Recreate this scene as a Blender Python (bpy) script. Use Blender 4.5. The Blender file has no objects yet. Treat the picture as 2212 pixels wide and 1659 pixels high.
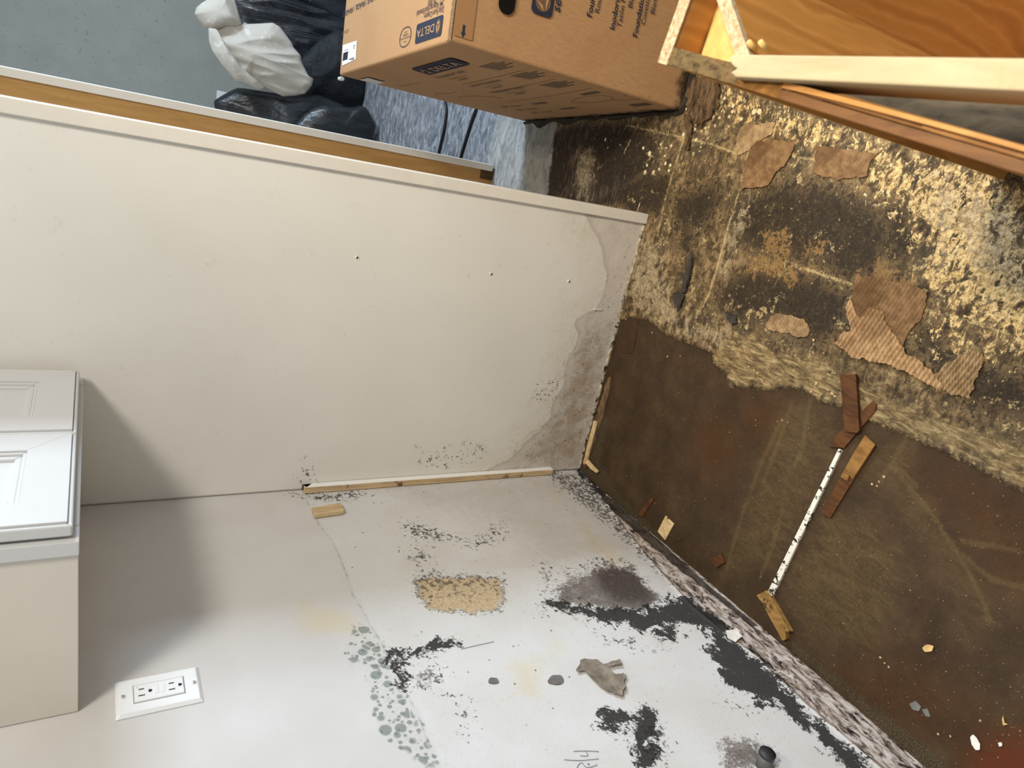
import bpy, bmesh, math, random
import numpy as np
from mathutils import Vector, Matrix, noise as mnoise

# ------------------------------------------------------------------ camera
SC = bpy.context.scene
COL = SC.collection
IW, IH, FPX = 2212.0, 1659.0, 1476.14
YAW, PITCH, ROLL = 1.9572035, 0.5524412, -1.5633235
CAM = np.array([0.865729, -1.440881, 1.266311])
_d = np.array([math.cos(YAW)*math.cos(PITCH), math.sin(YAW)*math.cos(PITCH), -math.sin(PITCH)])
_r = np.cross(_d, [0, 0, 1]); _r /= np.linalg.norm(_r)
_u = np.cross(_r, _d)
CX = math.cos(ROLL)*_r + math.sin(ROLL)*_u
CY = -math.sin(ROLL)*_r + math.cos(ROLL)*_u
cam = bpy.data.cameras.new('camera')
cam.sensor_fit = 'HORIZONTAL'; cam.sensor_width = 36.0
cam.lens = 36.0*FPX/IW
cam.clip_start = 0.02
cam.dof.use_dof = True; cam.dof.focus_distance = 1.75; cam.dof.aperture_fstop = 8.5
camo = bpy.data.objects.new('camera', cam); COL.objects.link(camo)
M = Matrix.Identity(4)
for i in range(3):
    M[i][0] = CX[i]; M[i][1] = CY[i]; M[i][2] = -_d[i]; M[i][3] = CAM[i]
camo.matrix_world = M
SC.camera = camo

# ------------------------------------------------------------------ world, lamps, exposure
SC.view_settings.view_transform = 'Standard'
SC.view_settings.look = 'None'
SC.view_settings.exposure = 0.0
SC.view_settings.gamma = 1.0
SC.view_settings.use_curve_mapping = False
world = bpy.data.worlds.new('world'); SC.world = world
world.use_nodes = True
_bg = world.node_tree.nodes['Background']
_bg.inputs[0].default_value = (0.84, 0.92, 1.0, 1); _bg.inputs[1].default_value = 0.48

def area(name, loc, target, sx, sy, power, colr, spread=180):
    l = bpy.data.lights.new(name, 'AREA'); l.shape = 'RECTANGLE'; l.size = sx; l.size_y = sy
    l.energy = power; l.color = colr; l.spread = math.radians(spread)
    o = bpy.data.objects.new(name, l); COL.objects.link(o)
    o.location = loc
    o.rotation_euler = (Vector(target)-Vector(loc)).to_track_quat('-Z', 'Y').to_euler()
    return o
# daylight from the window in the right-hand wall of the back room
area('window_daylight', (2.75, 1.24, 1.95), (0.1, -0.2, 0.6), 0.52, 1.0, 86, (0.67, 0.82, 1.0))
# warm ceiling fixture of the kitchen
area('ceiling_lamp', (1.9, -1.35, 2.45), (0.9, -0.7, 0), 0.5, 0.5, 54, (1.0, 0.95, 0.85))
area('floor_fill_light', (1.40, -0.72, 2.45), (1.30, -0.72, 0), 0.16, 0.16, 8.5, (1.0, 0.86, 0.64), 80)  # added unseen lamp, brightens the floor and the base cabinet

# ------------------------------------------------------------------ helpers
def ray(px, py):
    a, b = (px-IW/2)/FPX, (py-IH/2)/FPX
    return _d + a*CX - b*CY
def hit(px, py, axis, val):
    v = ray(px, py); t = (val-CAM[axis])/v[axis]
    return CAM + t*v
def F(px, py, z=0.0): return hit(px, py, 2, z)          # a spot of the photograph on the floor
def WL(px, py, x=0.0): return hit(px, py, 0, x)         # ... on the left wall
def PN(px, py, y=0.0): return hit(px, py, 1, y)         # ... on a plane facing the camera side

def lin(v):
    v /= 255.0
    return v/12.92 if v <= 0.04045 else ((v+0.055)/1.055)**2.4
def C(r, g, b, k=1.0): return (min(lin(r)*k, 1), min(lin(g)*k, 1), min(lin(b)*k, 1), 1.0)

def tag(o, label=None, cat=None, group=None, kind=None):
    if label: o['label'] = label
    if cat: o['category'] = cat
    if group: o['group'] = group
    if kind: o['kind'] = kind
    return o
def thing(name, loc, label, cat, group=None):
    o = bpy.data.objects.new(name, None); COL.objects.link(o)
    o.location = loc; o.empty_display_size = 0.05
    return tag(o, label, cat, group)
def mk(name, vs, fs, mat, parent=None, smooth=False, bevel=0.0, seg=2):
    vs = np.asarray(vs, float)
    me = bpy.data.meshes.new(name)
    if parent is None:
        org = np.array([(vs[:, 0].min()+vs[:, 0].max())/2, (vs[:, 1].min()+vs[:, 1].max())/2, vs[:, 2].min()])
    else:
        org = np.array(parent.matrix_basis.translation) if parent.parent is None else np.array(parent.location)+np.array(parent.parent.location)
    me.from_pydata((vs-org).tolist(), [], fs)
    me.update()
    if mat: me.materials.append(mat)
    if smooth:
        me.polygons.foreach_set('use_smooth', [True]*len(me.polygons))
    o = bpy.data.objects.new(name, me); COL.objects.link(o)
    if parent is None: o.location = org
    else: o.parent = parent
    if bevel > 0:
        b = o.modifiers.new('bevel', 'BEVEL'); b.width = bevel; b.segments = seg
        b.limit_method = 'ANGLE'; b.angle_limit = math.radians(35)
    return o
def boxvf(a, b):
    x0, y0, z0 = a; x1, y1, z1 = b
    v = [(x0,y0,z0),(x1,y0,z0),(x1,y1,z0),(x0,y1,z0),(x0,y0,z1),(x1,y0,z1),(x1,y1,z1),(x0,y1,z1)]
    f = [(0,3,2,1),(4,5,6,7),(0,1,5,4),(1,2,6,5),(2,3,7,6),(3,0,4,7)]
    return v, f
def box(name, a, b, mat, parent=None, bevel=0.0015):
    v, f = boxvf(a, b)
    return mk(name, v, f, mat, parent, bevel=bevel)
def obox(name, o, e1, e2, e3, mat, parent=None, bevel=0.001):
    """box from a corner and three edge vectors"""
    o, e1, e2, e3 = [np.asarray(k, float) for k in (o, e1, e2, e3)]
    if np.dot(np.cross(e1, e2), e3) < 0: e1, e2 = e2, e1
    v = [o, o+e1, o+e1+e2, o+e2, o+e3, o+e1+e3, o+e1+e2+e3, o+e2+e3]
    return mk(name, v, boxvf((0,0,0),(1,1,1))[1], mat, parent, bevel=bevel)
def prism(name, top, down, mat, parent=None, bevel=0.0008):
    """top polygon (3-D points) extruded by the vector down"""
    P = [np.asarray(q, float) for q in top]; n = len(P); dv = np.asarray(down, float)
    nr = np.zeros(3)
    for i in range(n): nr += np.cross(P[i], P[(i+1) % n])
    if np.dot(nr, dv) > 0: P.reverse()
    v = P+[q+dv for q in P]
    f = [tuple(range(n)), tuple(range(2*n-1, n-1, -1))]
    f += [(i, n+i, n+(i+1) % n, (i+1) % n) for i in range(n)]
    return mk(name, v, f, mat, parent, bevel=bevel)
def tube(name, pts, r, mat, parent=None, n=8, closed_ends=True):
    P = [Vector(q) for q in pts]
    vs, fs = [], []
    up = Vector((0.13, 0.21, 0.97))
    for i, q in enumerate(P):
        t = (P[min(i+1, len(P)-1)]-P[max(i-1, 0)]).normalized()
        a = t.cross(up)
        if a.length < 1e-3: a = t.cross(Vector((1, 0, 0)))
        a.normalize(); b = t.cross(a)
        rr = r[i] if isinstance(r, (list, tuple)) else r
        for k in range(n):
            w = 2*math.pi*k/n
            vs.append(tuple(q+a*math.cos(w)*rr+b*math.sin(w)*rr))
    for i in range(len(P)-1):
        for k in range(n):
            fs.append((i*n+k, i*n+(k+1) % n, (i+1)*n+(k+1) % n, (i+1)*n+k))
    fs.append(tuple(range(n-1, -1, -1))); fs.append(tuple(range((len(P)-1)*n, len(P)*n)))
    return mk(name, vs, fs, mat, parent, smooth=True)
def smoothpath(pts, k=6):
    P = [np.asarray(q, float) for q in pts]; out = []
    for i in range(len(P)-1):
        p0, p1, p2, p3 = P[max(i-1, 0)], P[i], P[i+1], P[min(i+2, len(P)-1)]
        for s in range(k):
            t = s/k
            out.append(0.5*((2*p1)+(p2-p0)*t+(2*p0-5*p1+4*p2-p3)*t*t+(3*p1-p0-3*p2+p3)*t**3))
    out.append(P[-1]); return out

def sdf(X, Y, poly):
    """signed distance to a polygon, positive inside (numpy arrays)"""
    P = np.asarray(poly, float); n = len(P)
    d2 = np.full(X.shape, 1e9); ins = np.zeros(X.shape, bool)
    for i in range(n):
        ax, ay = P[i]; bx, by = P[(i+1) % n]
        ex, ey = bx-ax, by-ay
        wx, wy = X-ax, Y-ay
        t = np.clip((wx*ex+wy*ey)/(ex*ex+ey*ey+1e-12), 0, 1)
        d2 = np.minimum(d2, (wx-ex*t)**2+(wy-ey*t)**2)
        if ay != by:
            c = ((ay > Y) != (by > Y)) & (X < (bx-ax)*(Y-ay)/(by-ay)+ax)
            ins ^= c
    d = np.sqrt(d2)
    return np.where(ins, d, -d)
def dline(X, Y, pts):
    d2 = np.full(X.shape, 1e9)
    for (ax, ay), (bx, by) in zip(pts[:-1], pts[1:]):
        ex, ey = bx-ax, by-ay; wx, wy = X-ax, Y-ay
        t = np.clip((wx*ex+wy*ey)/(ex*ex+ey*ey+1e-12), 0, 1)
        d2 = np.minimum(d2, (wx-ex*t)**2+(wy-ey*t)**2)
    return np.sqrt(d2)
def vnoise(X, Y, s, seed=0):
    """smooth value noise 0..1"""
    rs = np.random.RandomState(seed); T = rs.rand(256, 256)
    x, y = X*s+1000.3, Y*s+1000.7
    xi, yi = np.floor(x).astype(int), np.floor(y).astype(int)
    fx, fy = x-xi, y-yi
    fx = fx*fx*(3-2*fx); fy = fy*fy*(3-2*fy)
    g = lambda a, b: T[a % 256, b % 256]
    return (g(xi, yi)*(1-fx)+g(xi+1, yi)*fx)*(1-fy)+(g(xi, yi+1)*(1-fx)+g(xi+1, yi+1)*fx)*fy
def fbm(X, Y, s, seed=0, o=3):
    a = 0; w = 0.5; t = 0
    for i in range(o):
        a = a+w*vnoise(X, Y, s*2**i, seed+i); t += w; w *= 0.5
    return a/t

# ------------------------------------------------------------------ node materials
class N:
    def __init__(s, name, rough=0.6, spec=0.3):
        s.m = bpy.data.materials.new(name); s.m.use_nodes = True
        s.t = s.m.node_tree; s.b = s.t.nodes['Principled BSDF']
        s.b.inputs['Roughness'].default_value = rough
        s.b.inputs['Specular IOR Level'].default_value = spec
        s._co = None; s._vec = {}
    def new(s, t): return s.t.nodes.new(t)
    def link(s, a, b):
        if isinstance(a, (int, float)): b.default_value = a
        elif isinstance(a, tuple): b.default_value = a
        else: s.t.links.new(a, b)
    def co(s):
        if s._co is None: s._co = s.new('ShaderNodeTexCoord').outputs['Object']
        return s._co
    def vec(s, scale=(1, 1, 1), rot=(0, 0, 0), off=(0, 0, 0)):
        k = (scale, rot, off)
        if k not in s._vec:
            m = s.new('ShaderNodeMapping'); s.link(s.co(), m.inputs[0])
            m.inputs['Location'].default_value = off; m.inputs['Rotation'].default_value = rot; m.inputs['Scale'].default_value = scale
            s._vec[k] = m.outputs[0]
        return s._vec[k]
    def noise(s, scale, detail=4, rough=0.6, vec=None, dist=0.0, off=0.0):
        n = s.new('ShaderNodeTexNoise')
        s.link(vec if vec is not None else s.vec(off=(off, off*1.7, off*0.3)), n.inputs['Vector'])
        n.inputs['Scale'].default_value = scale; n.inputs['Detail'].default_value = detail
        n.inputs['Roughness'].default_value = rough; n.inputs['Distortion'].default_value = dist
        return n.outputs[0]
    def voro(s, scale, feature='F1', rnd=1.0, vec=None, out='Distance'):
        n = s.new('ShaderNodeTexVoronoi'); n.feature = feature
        s.link(vec if vec is not None else s.co(), n.inputs['Vector'])
        n.inputs['Scale'].default_value = scale; n.inputs['Randomness'].default_value = rnd
        return n.outputs[out]
    def wave(s, scale, vec=None, dist=0.0, detail=2, dscale=1.0):
        n = s.new('ShaderNodeTexWave'); s.link(vec if vec is not None else s.co(), n.inputs['Vector'])
        n.inputs['Scale'].default_value = scale; n.inputs['Distortion'].default_value = dist
        n.inputs['Detail'].default_value = detail; n.inputs['Detail Scale'].default_value = dscale
        return n.outputs['Fac']
    def attr(s, name):
        n = s.new('ShaderNodeAttribute'); n.attribute_name = name; return n.outputs['Fac']
    def math(s, op, a, b=0.0, c=None):
        n = s.new('ShaderNodeMath'); n.operation = op
        s.link(a, n.inputs[0]); s.link(b, n.inputs[1])
        if c is not None: s.link(c, n.inputs[2])
        return n.outputs[0]
    def mul(s, a, b): return s.math('MULTIPLY', a, b)
    def add(s, a, b): return s.math('ADD', a, b)
    def step(s, v, lo, hi):
        n = s.new('ShaderNodeMapRange'); n.interpolation_type = 'SMOOTHSTEP'
        s.link(v, n.inputs[0]); n.inputs[1].default_value = lo; n.inputs[2].default_value = hi
        return n.outputs[0]
    def mask(s, a, nz, k, lo=-0.05, hi=0.05):
        """edge of the field a roughened by noise nz: a + k*(nz-0.5)"""
        return s.step(s.add(a, s.mul(s.add(nz, -0.5), k)), lo, hi)
    def mix(s, f, a, b, mode='MIX'):
        n = s.new('ShaderNodeMix'); n.data_type = 'RGBA'; n.blend_type = mode
        s.link(f, n.inputs[0]); s.link(a, n.inputs[6]); s.link(b, n.inputs[7])
        return n.outputs[2]
    def ramp(s, f, stops):
        n = s.new('ShaderNodeValToRGB'); s.link(f, n.inputs[0])
        e = n.color_ramp.elements
        while len(e) < len(stops): e.new(0.5)
        for q, (p, c) in zip(e, stops): q.position = p; q.color = c
        return n.outputs[0]
    def color(s, c): s.link(c, s.b.inputs['Base Color']); return s
    def rough(s, r): s.link(r, s.b.inputs['Roughness']); return s
    def bump(s, h, strength=0.3, dist=0.002):
        n = s.new('ShaderNodeBump'); n.inputs['Strength'].default_value = strength; n.inputs['Distance'].default_value = dist
        s.link(h, n.inputs['Height']); s.t.links.new(n.outputs[0], s.b.inputs['Normal']); return s

def plain(name, c, rough=0.5, spec=0.3, var=0.12, scale=40, bump=0.0, metal=0.0):
    m = N(name, rough, spec)
    n = m.noise(scale, 5, 0.6)
    c2 = (c[0]*(1-var), c[1]*(1-var), c[2]*(1-var), 1); c1 = (min(1, c[0]*(1+var)), min(1, c[1]*(1+var)), min(1, c[2]*(1+var)), 1)
    m.color(m.ramp(n, [(0.3, c2), (0.7, c1)]))
    m.b.inputs['Metallic'].default_value = metal
    if bump: m.bump(m.noise(scale*4, 3), bump, 0.001)
    return m.m
def wood(name, c1, c2, scale=(1, 1, 1), grain=60, rough=0.55, speck=None, bump=0.15, stain=0.0, staincol=(0.03,0.025,0.02,1)):
    """grain runs along the axis with the smallest entry of scale"""
    m = N(name, rough, 0.25)
    v = m.vec(scale=scale)
    g = m.noise(grain, 5, 0.65, vec=v, dist=0.6)
    w = m.noise(grain*0.18, 3, 0.5, vec=v, dist=1.0, off=2)
    c = m.mix(m.step(g, 0.32, 0.68), c1, c2)
    c = m.mix(m.mul(m.step(w, 0.4, 0.7), 0.35), c, (c1[0]*0.6, c1[1]*0.55, c1[2]*0.5, 1))
    if stain > 0:
        s1 = m.noise(28, 5, 0.7, off=5)
        c = m.mix(m.step(s1, 0.62-stain*0.3, 0.72-stain*0.3), c, staincol)
    m.color(c)
    if bump: m.bump(g, bump, 0.0012)
    return m.m

# ------------------------------------------------------------------ surface with painted-on wear fields
def axis_pts(segs):
    """[(start, end, step), ...] -> sorted coordinates"""
    out = []
    for a, b, s in segs:
        n = max(1, int(round((b-a)/s))); out += list(np.linspace(a, b, n+1)[:-1])
    out.append(segs[-1][1]); return np.array(out)
def surface(name, us, vs_, to3, mat, fields, disp=None, flip=False, parent=None):
    U, V = np.meshgrid(us, vs_, indexing='ij')
    nu, nv = U.shape
    dz = disp(U, V) if disp is not None else np.zeros_like(U)
    P = to3(U, V, dz).reshape(-1, 3)
    idx = np.arange(nu*nv).reshape(nu, nv)
    q = np.stack([idx[:-1, :-1], idx[1:, :-1], idx[1:, 1:], idx[:-1, 1:]], -1).reshape(-1, 4)
    if flip: q = q[:, ::-1]
    me = bpy.data.meshes.new(name)
    me.vertices.add(len(P)); me.vertices.foreach_set('co', P.ravel())
    me.loops.add(q.size); me.loops.foreach_set('vertex_index', q.ravel().astype(np.int32))
    me.polygons.add(len(q)); me.polygons.foreach_set('loop_start', np.arange(0, q.size, 4, dtype=np.int32))
    me.polygons.foreach_set('use_smooth', np.ones(len(q), bool))
    me.update(calc_edges=True); me.validate()
    for k, fn in fields.items():
        a = me.attributes.new(k, 'FLOAT', 'POINT')
        a.data.foreach_set('value', fn(U, V).astype(np.float32).ravel())
    me.materials.append(mat)
    o = bpy.data.objects.new(name, me); COL.objects.link(o)
    if parent: o.parent = parent
    return o
def field(polys, scale):
    """union of polygons as a clipped signed field (1 deep inside, 0 at the outline, -1 outside)"""
    def fn(U, V):
        out = np.full(U.shape, -1.0)
        for p in polys:
            P = np.asarray(p); m = scale*1.1
            sel = (U > P[:, 0].min()-m) & (U < P[:, 0].max()+m) & (V > P[:, 1].min()-m) & (V < P[:, 1].max()+m)
            if sel.any():
                out[sel] = np.maximum(out[sel], np.clip(sdf(U[sel], V[sel], P)/scale, -1, 1))
        return out
    return fn
def lines(ls, w):
    def fn(U, V):
        out = np.full(U.shape, -1.0)
        for p in ls:
            P = np.asarray(p); m = w*2.2
            sel = (U > P[:, 0].min()-m) & (U < P[:, 0].max()+m) & (V > P[:, 1].min()-m) & (V < P[:, 1].max()+m)
            if sel.any():
                out[sel] = np.maximum(out[sel], np.clip(1-dline(U[sel], V[sel], p)/w, -1, 1))
        return out
    return fn
def fpoly(pts): return [tuple(F(*q)[:2]) for q in pts]
def wpoly(pts): return [tuple(WL(*q)[1:3]) for q in pts]
def ppoly(pts): return [(lambda h: (h[0], h[2]))(PN(*q)) for q in pts]

# ================================================================== FLOOR
BROWN_EDGE = [(1345,692),(1372,686),(1400,690),(1437,722),(1477,738),(1510,750),(1540,764),(1543,786),(1569,808),(1576,838),(1606,836),
              (1657,843),(1712,838),(1752,856),(1767,867),(1818,880),(1855,889),(1888,916),(1951,937),(2024,970),(2097,1003),(2163,1040),(2215,1062)]
far = [tuple(F(2215,1062)[:2]), (0.95,-1.25), (0.95,-2.6), (-0.02,-2.6), (-0.02,0.02)]
BROWN = fpoly(BROWN_EDGE)
# the flooring edge runs on past the frame towards the camera side
BROWN = [(BROWN[0][0], 0.02)] + BROWN + [(0.80,-1.25), (0.84,-2.6), (-0.02,-2.6), (-0.02,0.02)]
LEDGE = fpoly([(1545,760),(1600,712),(1680,745),(1760,782),(1900,835),(2020,893),(2212,965),(2300,1000)]) + fpoly([(2215,1062)]+BROWN_EDGE[::-1][1:17])
CREAM = [fpoly(p) for p in (
    [(1890,330),(2060,350),(2230,390),(2260,780),(2140,720),(2050,660),(2010,600),(1985,520),(1950,440),(1880,400)],
    [(1540,190),(1700,240),(1850,300),(1960,360),(1830,310),(1720,300),(1640,265),(1560,240)],
    [(1930,640),(2060,680),(2180,760),(2100,760),(2000,700)])]
PALE = [fpoly(p) for p in (
    [(1380,500),(1430,520),(1450,640),(1500,690),(1480,730),(1420,700),(1370,670),(1350,640)],[(1250,330),(1275,310),(1295,360),(1270,440),(1240,440)],[(1560,630),(1565,520),(1600,440),(1625,430),(1600,540)],
    [(1395,560),(1430,580),(1450,680),(1520,700),(1590,700),(1560,757),(1500,740),(1430,700),(1380,640)],
    [(1960,930),(2010,940),(2100,985),(2140,1010),(2080,1000),(2000,965)],
    [(1990,370),(2200,440),(2220,640),(2120,600),(2030,500)])]
DARK = [fpoly(p) for p in (
    [(1590,430),(1690,400),(1800,405),(1890,440),(1930,510),(1890,585),(1830,600),(1760,560),(1680,560),(1600,530),(1570,480)],
    [(1560,610),(1640,575),(1760,600),(1840,640),(1830,700),(1760,740),(1660,690),(1600,690),(1550,650)],
    [(1340,410),(1400,365),(1450,390),(1440,445),(1395,465),(1350,445)],
    [(1250,290),(1330,268),(1430,295),(1410,370),(1330,410),(1270,400)],
    [(1460,430),(1550,395),(1560,440),(1510,500),(1460,480)],
    [(1200,300),(1235,300),(1215,420),(1175,420)],
    [(2020,760),(2120,790),(2230,820),(2230,900),(2120,880),(2030,820)],
    [(1900,440),(1960,440),(1990,560),(1930,560)],
    [(1985,700),(2040,710),(2030,760),(1990,760)],
    [(1480,450),(1500,460),(1490,540),(1470,530)])]
TAN = [fpoly(p) for p in ([(1640,500),(1700,490),(1720,540),(1700,570),(1660,560)], [(1730,520),(1790,520),(1780,560),(1740,555)],
    [(1600,270),(1720,300),(1740,330),(1650,320)], [(1850,600),(1900,560),(1990,600),(2020,680),(1960,720),(1890,650)], [(1640,540),(1760,580),(1720,620),(1600,590)])]
DOTS = [fpoly(p) for p in ([(1470,230),(1540,215),(1560,300),(1520,340),(1470,330)], [(1380,310),(1470,300),(1460,380),(1390,380)],
    [(1530,190),(1680,230),(1760,290),(1650,280),(1540,260)], [(1300,280),(1340,270),(1345,320),(1310,330)], [(1570,450),(1640,440),(1630,500),(1580,490)],
    [(1840,380),(1960,420),(1950,480),(1860,430)])]
BACK = [[(-0.1,0.70),(0.60,0.66),(0.955,0.63),(2.6,0.60),(2.6,3.4),(-0.1,3.4)]]
BAND = [[(-0.1,0.50),(0.70,0.49),(0.95,0.53),(2.6,0.52),(2.6,0.95),(0.955,0.94),(0.70,0.96),(-0.1,0.97)]]
OLIVE = [fpoly(p) for p in ([(1690,880),(1760,860),(1800,960),(1760,1080),(1690,1200),(1620,1230),(1560,1240),(1600,1130),(1650,1000)],
    [(1920,980),(1990,940),(1960,1010),(1900,1080)], [(1830,960),(1900,1000),(2000,1100),(2140,1340),(2120,1350),(1980,1130),(1880,1030)],
    [(1780,1100),(1880,1120),(1960,1240),(1900,1400),(1740,1380),(1700,1250)])]
RUST = [fpoly(p) for p in ([(1960,990),(2060,1010),(2230,1090),(2260,1320),(2160,1260),(2060,1130)], [(2080,1500),(2160,1560),(2260,1560),(2260,1720),(2050,1700)],
    [(1500,900),(1590,900),(1600,1000),(1540,1060),(1490,1000)], [(1600,860),(1700,860),(1660,960),(1610,960)], [(1800,1440),(1960,1420),(2100,1520),(2000,1600),(1860,1540)])]
FRINGE = [fpoly(p) for p in ([(1250,1015),(1275,960),(1300,880),(1318,900),(1300,1000),(1330,1050),(1400,1120),(1470,1200),(1440,1190),(1350,1110)],
    [(1650,1360),(1720,1380),(1800,1450),(1920,1540),(2050,1640),(2100,1700),(1990,1700),(1800,1480)])]
SEAM = [fpoly(p) for p in ([(1360,272),(1420,285),(1478,298),(1540,312),(1592,333)], [(1700,334),(1760,345),(1850,368)], [(1478,300),(1460,360),(1438,430),(1415,545)],
    [(1622,310),(1600,410),(1578,480),(1556,560),(1535,630),(1520,665)], [(1182,286),(1165,350),(1143,428)], [(1700,566),(1750,584),(1840,614)], [(1380,270),(1350,330)], [(1960,660),(2120,700),(2212,735)])]
STREAK = [fpoly(p) for p in ([(1690,905),(1640,1010),(1600,1120),(1570,1230)], [(1712,870),(1680,960),(1650,1040)], [(1750,862),(1735,960),(1715,1010)], [(1960,940),(1930,1000),(1900,1040)],
    [(1930,1010),(2020,1120),(2090,1230),(2140,1340)], [(1980,1050),(1930,1000)], [(2080,1170),(2150,1180),(2200,1190)], [(2080,1200),(2140,1250),(2212,1270)], [(1640,1250),(1670,1180),(1690,1100)])]
def floor_disp(U, V):
    b = np.clip(sdf(U, V, BROWN), -0.1, 0.1)+(fbm(U, V, 60, 7)-0.5)*0.016
    h = np.where(b < 0, 0.0028, 0.0)*np.clip(-b/0.003, 0, 1)
    lip = np.exp(-((b+0.006)/0.006)**2)*0.0022*vnoise(U, V, 45, 3)
    rough = (fbm(U, V, 25, 11)-0.5)*0.0024*np.clip(-b/0.02, 0, 1)
    fade = np.clip((1.3-V)/0.4, 0, 1)
    return (h+lip*(b < 0)+rough)*fade
def floor_z(x, y): return float(floor_disp(np.array([[x]]), np.array([[y]]))[0, 0])

def floor_material():
    m = N('grimy_floor', 0.75, 0.25)
    nl = m.noise(9, 4, 0.6); nm = m.noise(38, 6, 0.7, off=3); nf = m.noise(150, 6, 0.75, off=6); nf2 = m.noise(420, 4, 0.7, off=9)
    st = m.noise(55, 5, 0.7, vec=m.vec(scale=(0.35, 1.6, 1), rot=(0, 0, 0.15)), dist=0.4)
    # old flooring: adhesive, backing, mould
    sc = m.noise(46, 8, 0.76, vec=m.vec(scale=(0.75, 1.4, 1), rot=(0, 0, 0.35)), dist=0.9)
    mot = m.add(m.mul(nm, 0.5), m.mul(sc, 0.5))
    c = m.ramp(mot, [(0.37, C(44,36,27)), (0.46, C(86,70,49)), (0.53, C(132,110,77)), (0.61, C(176,150,108))])
    c = m.mix(m.mul(m.step(nf, 0.51, 0.62), 0.6), c, C(46,40,32))
    c = m.mix(m.mul(m.step(nl, 0.5, 0.62), 0.45), c, C(78,70,56))
    flk = m.step(m.add(m.mul(m.noise(58, 6, 0.74, off=41), 0.75), m.mul(nl, 0.25)), 0.575, 0.61)
    c = m.mix(m.mul(flk, 0.75), c, C(196,172,124))
    # back room: worn grey concrete, pale band where a partition stood
    sx = m.noise(24, 7, 0.74, vec=m.vec(scale=(0.75, 1.35, 1), rot=(0, 0, 0.3)), dist=0.9)
    g = m.ramp(sx, [(0.34, C(78,81,86)), (0.47, C(116,119,124)), (0.57, C(146,149,153)), (0.68, C(188,190,192))])
    g = m.mix(m.step(nf2, 0.6, 0.7), g, C(70,72,76))
    pk = m.ramp(st, [(0.35, C(34,29,25)), (0.5, C(64,54,46)), (0.66, C(104,90,74))])
    c = m.mix(m.step(m.attr('plank'), -0.4, 0.4), c, pk)
    dk = m.mask(m.attr('dark'), m.add(m.mul(nm, 0.5), m.mul(sc, 0.5)), 7.0, -0.05, 0.2)
    c = m.mix(m.mul(dk, m.add(0.94, m.mul(flk, -0.75))), c, m.ramp(nf, [(0.35, C(34,28,22)), (0.56, C(54,45,34)), (0.66, C(96,80,56))]))
    tn = m.mask(m.attr('tan'), m.add(m.mul(nm, 0.4), m.mul(sc, 0.6)), 7.0, 0.1, 0.35)
    c = m.mix(m.mul(m.mul(tn, m.step(nf, 0.42, 0.5)), 0.75), c, C(146,114,70))
    cr = m.mask(m.add(m.mul(m.attr('cream'), 0.8), -0.22), m.add(m.mul(sc, 0.6), m.add(m.mul(nm, 0.2), m.mul(nf, 0.2))), 7.5, -0.12, 0.14)
    crc = m.ramp(nf, [(0.37, C(146,118,74)), (0.48, C(202,168,110)), (0.59, C(232,204,148))])
    crc = m.mix(m.mul(m.step(m.noise(80, 5, 0.7, off=14), 0.56, 0.60), 0.85), crc, C(96,88,76))
    c = m.mix(cr, c, crc)
    pl = m.mask(m.attr('pale'), m.add(m.mul(sc, 0.5), m.mul(nm, 0.5)), 8.0, -0.2, 1.0)
    c = m.mix(m.mul(pl, 0.7), c, m.ramp(nf, [(0.36, C(108,94,74)), (0.5, C(164,146,117)), (0.63, C(206,189,156))]))
    lg = m.ramp(m.noise(70, 6, 0.72, vec=m.vec(scale=(1.7, 0.45, 1), rot=(0, 0, 0.18)), dist=0.8), [(0.36, C(64,54,40)), (0.46, C(114,96,66)), (0.54, C(152,130,90)), (0.63, C(194,172,130))])
    c = m.mix(m.mul(m.mask(m.attr('ledge'), m.add(m.mul(nm, 0.5), m.mul(sc, 0.5)), 4.5, -0.2, 0.5), 0.7), c, lg)
    # drips of pale paint or glue
    vd = m.voro(58); vcol = m.voro(58, out='Color')
    dsz = m.add(m.mul(vcol, 0.50), -0.05)
    dots = m.mul(m.step(m.math('SUBTRACT', dsz, m.add(vd, m.mul(m.add(nf, -0.5), 0.35))), -0.01, 0.03), m.step(m.attr('dots'), -0.1, 0.4))
    c = m.mix(dots, c, C(222,204,166))
    se = m.mul(m.mask(m.attr('seam'), nf, 3.2, 0.25, 0.8), m.step(nm, 0.36, 0.56))
    c = m.mix(m.mul(se, 0.75), c, C(196,172,124))
    bk = m.step(m.add(m.attr('back'), m.mul(m.add(nm, -0.5), 0.5)), -0.1, 0.25)
    c = m.mix(bk, c, g)
    bd = m.mask(m.attr('band'), nm, 1.2, -0.1, 0.2)
    c = m.mix(m.mul(bd, 0.8), c, m.ramp(sx, [(0.3, C(112,112,108)), (0.5, C(160,160,154)), (0.7, C(190,190,186))]))
    # wet brown underlayment
    b1 = m.ramp(m.noise(14, 6, 0.65, off=21), [(0.3, C(54,40,26)), (0.5, C(66,50,33)), (0.7, C(80,62,42))])
    b1 = m.mix(m.mul(m.step(nf, 0.50, 0.66), 0.45), b1, C(42,28,16))
    sv = m.noise(36, 6, 0.7, vec=m.vec(scale=(1.3, 0.5, 1), rot=(0, 0, 0.5)), dist=1.2)
    ol = m.mask(m.attr('olive'), m.add(m.mul(sv, 0.5), m.mul(nm, 0.5)), 2.6, -0.7, 0.9)
    b1 = m.mix(m.mul(ol, 0.7), b1, m.ramp(m.add(m.mul(sv, 0.5), m.mul(nf, 0.5)), [(0.36, C(62,48,29)), (0.5, C(86,69,43)), (0.62, C(106,88,57))]))
    ru = m.mask(m.attr('rust'), nm, 2.2, -0.8, 1.0)
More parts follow.
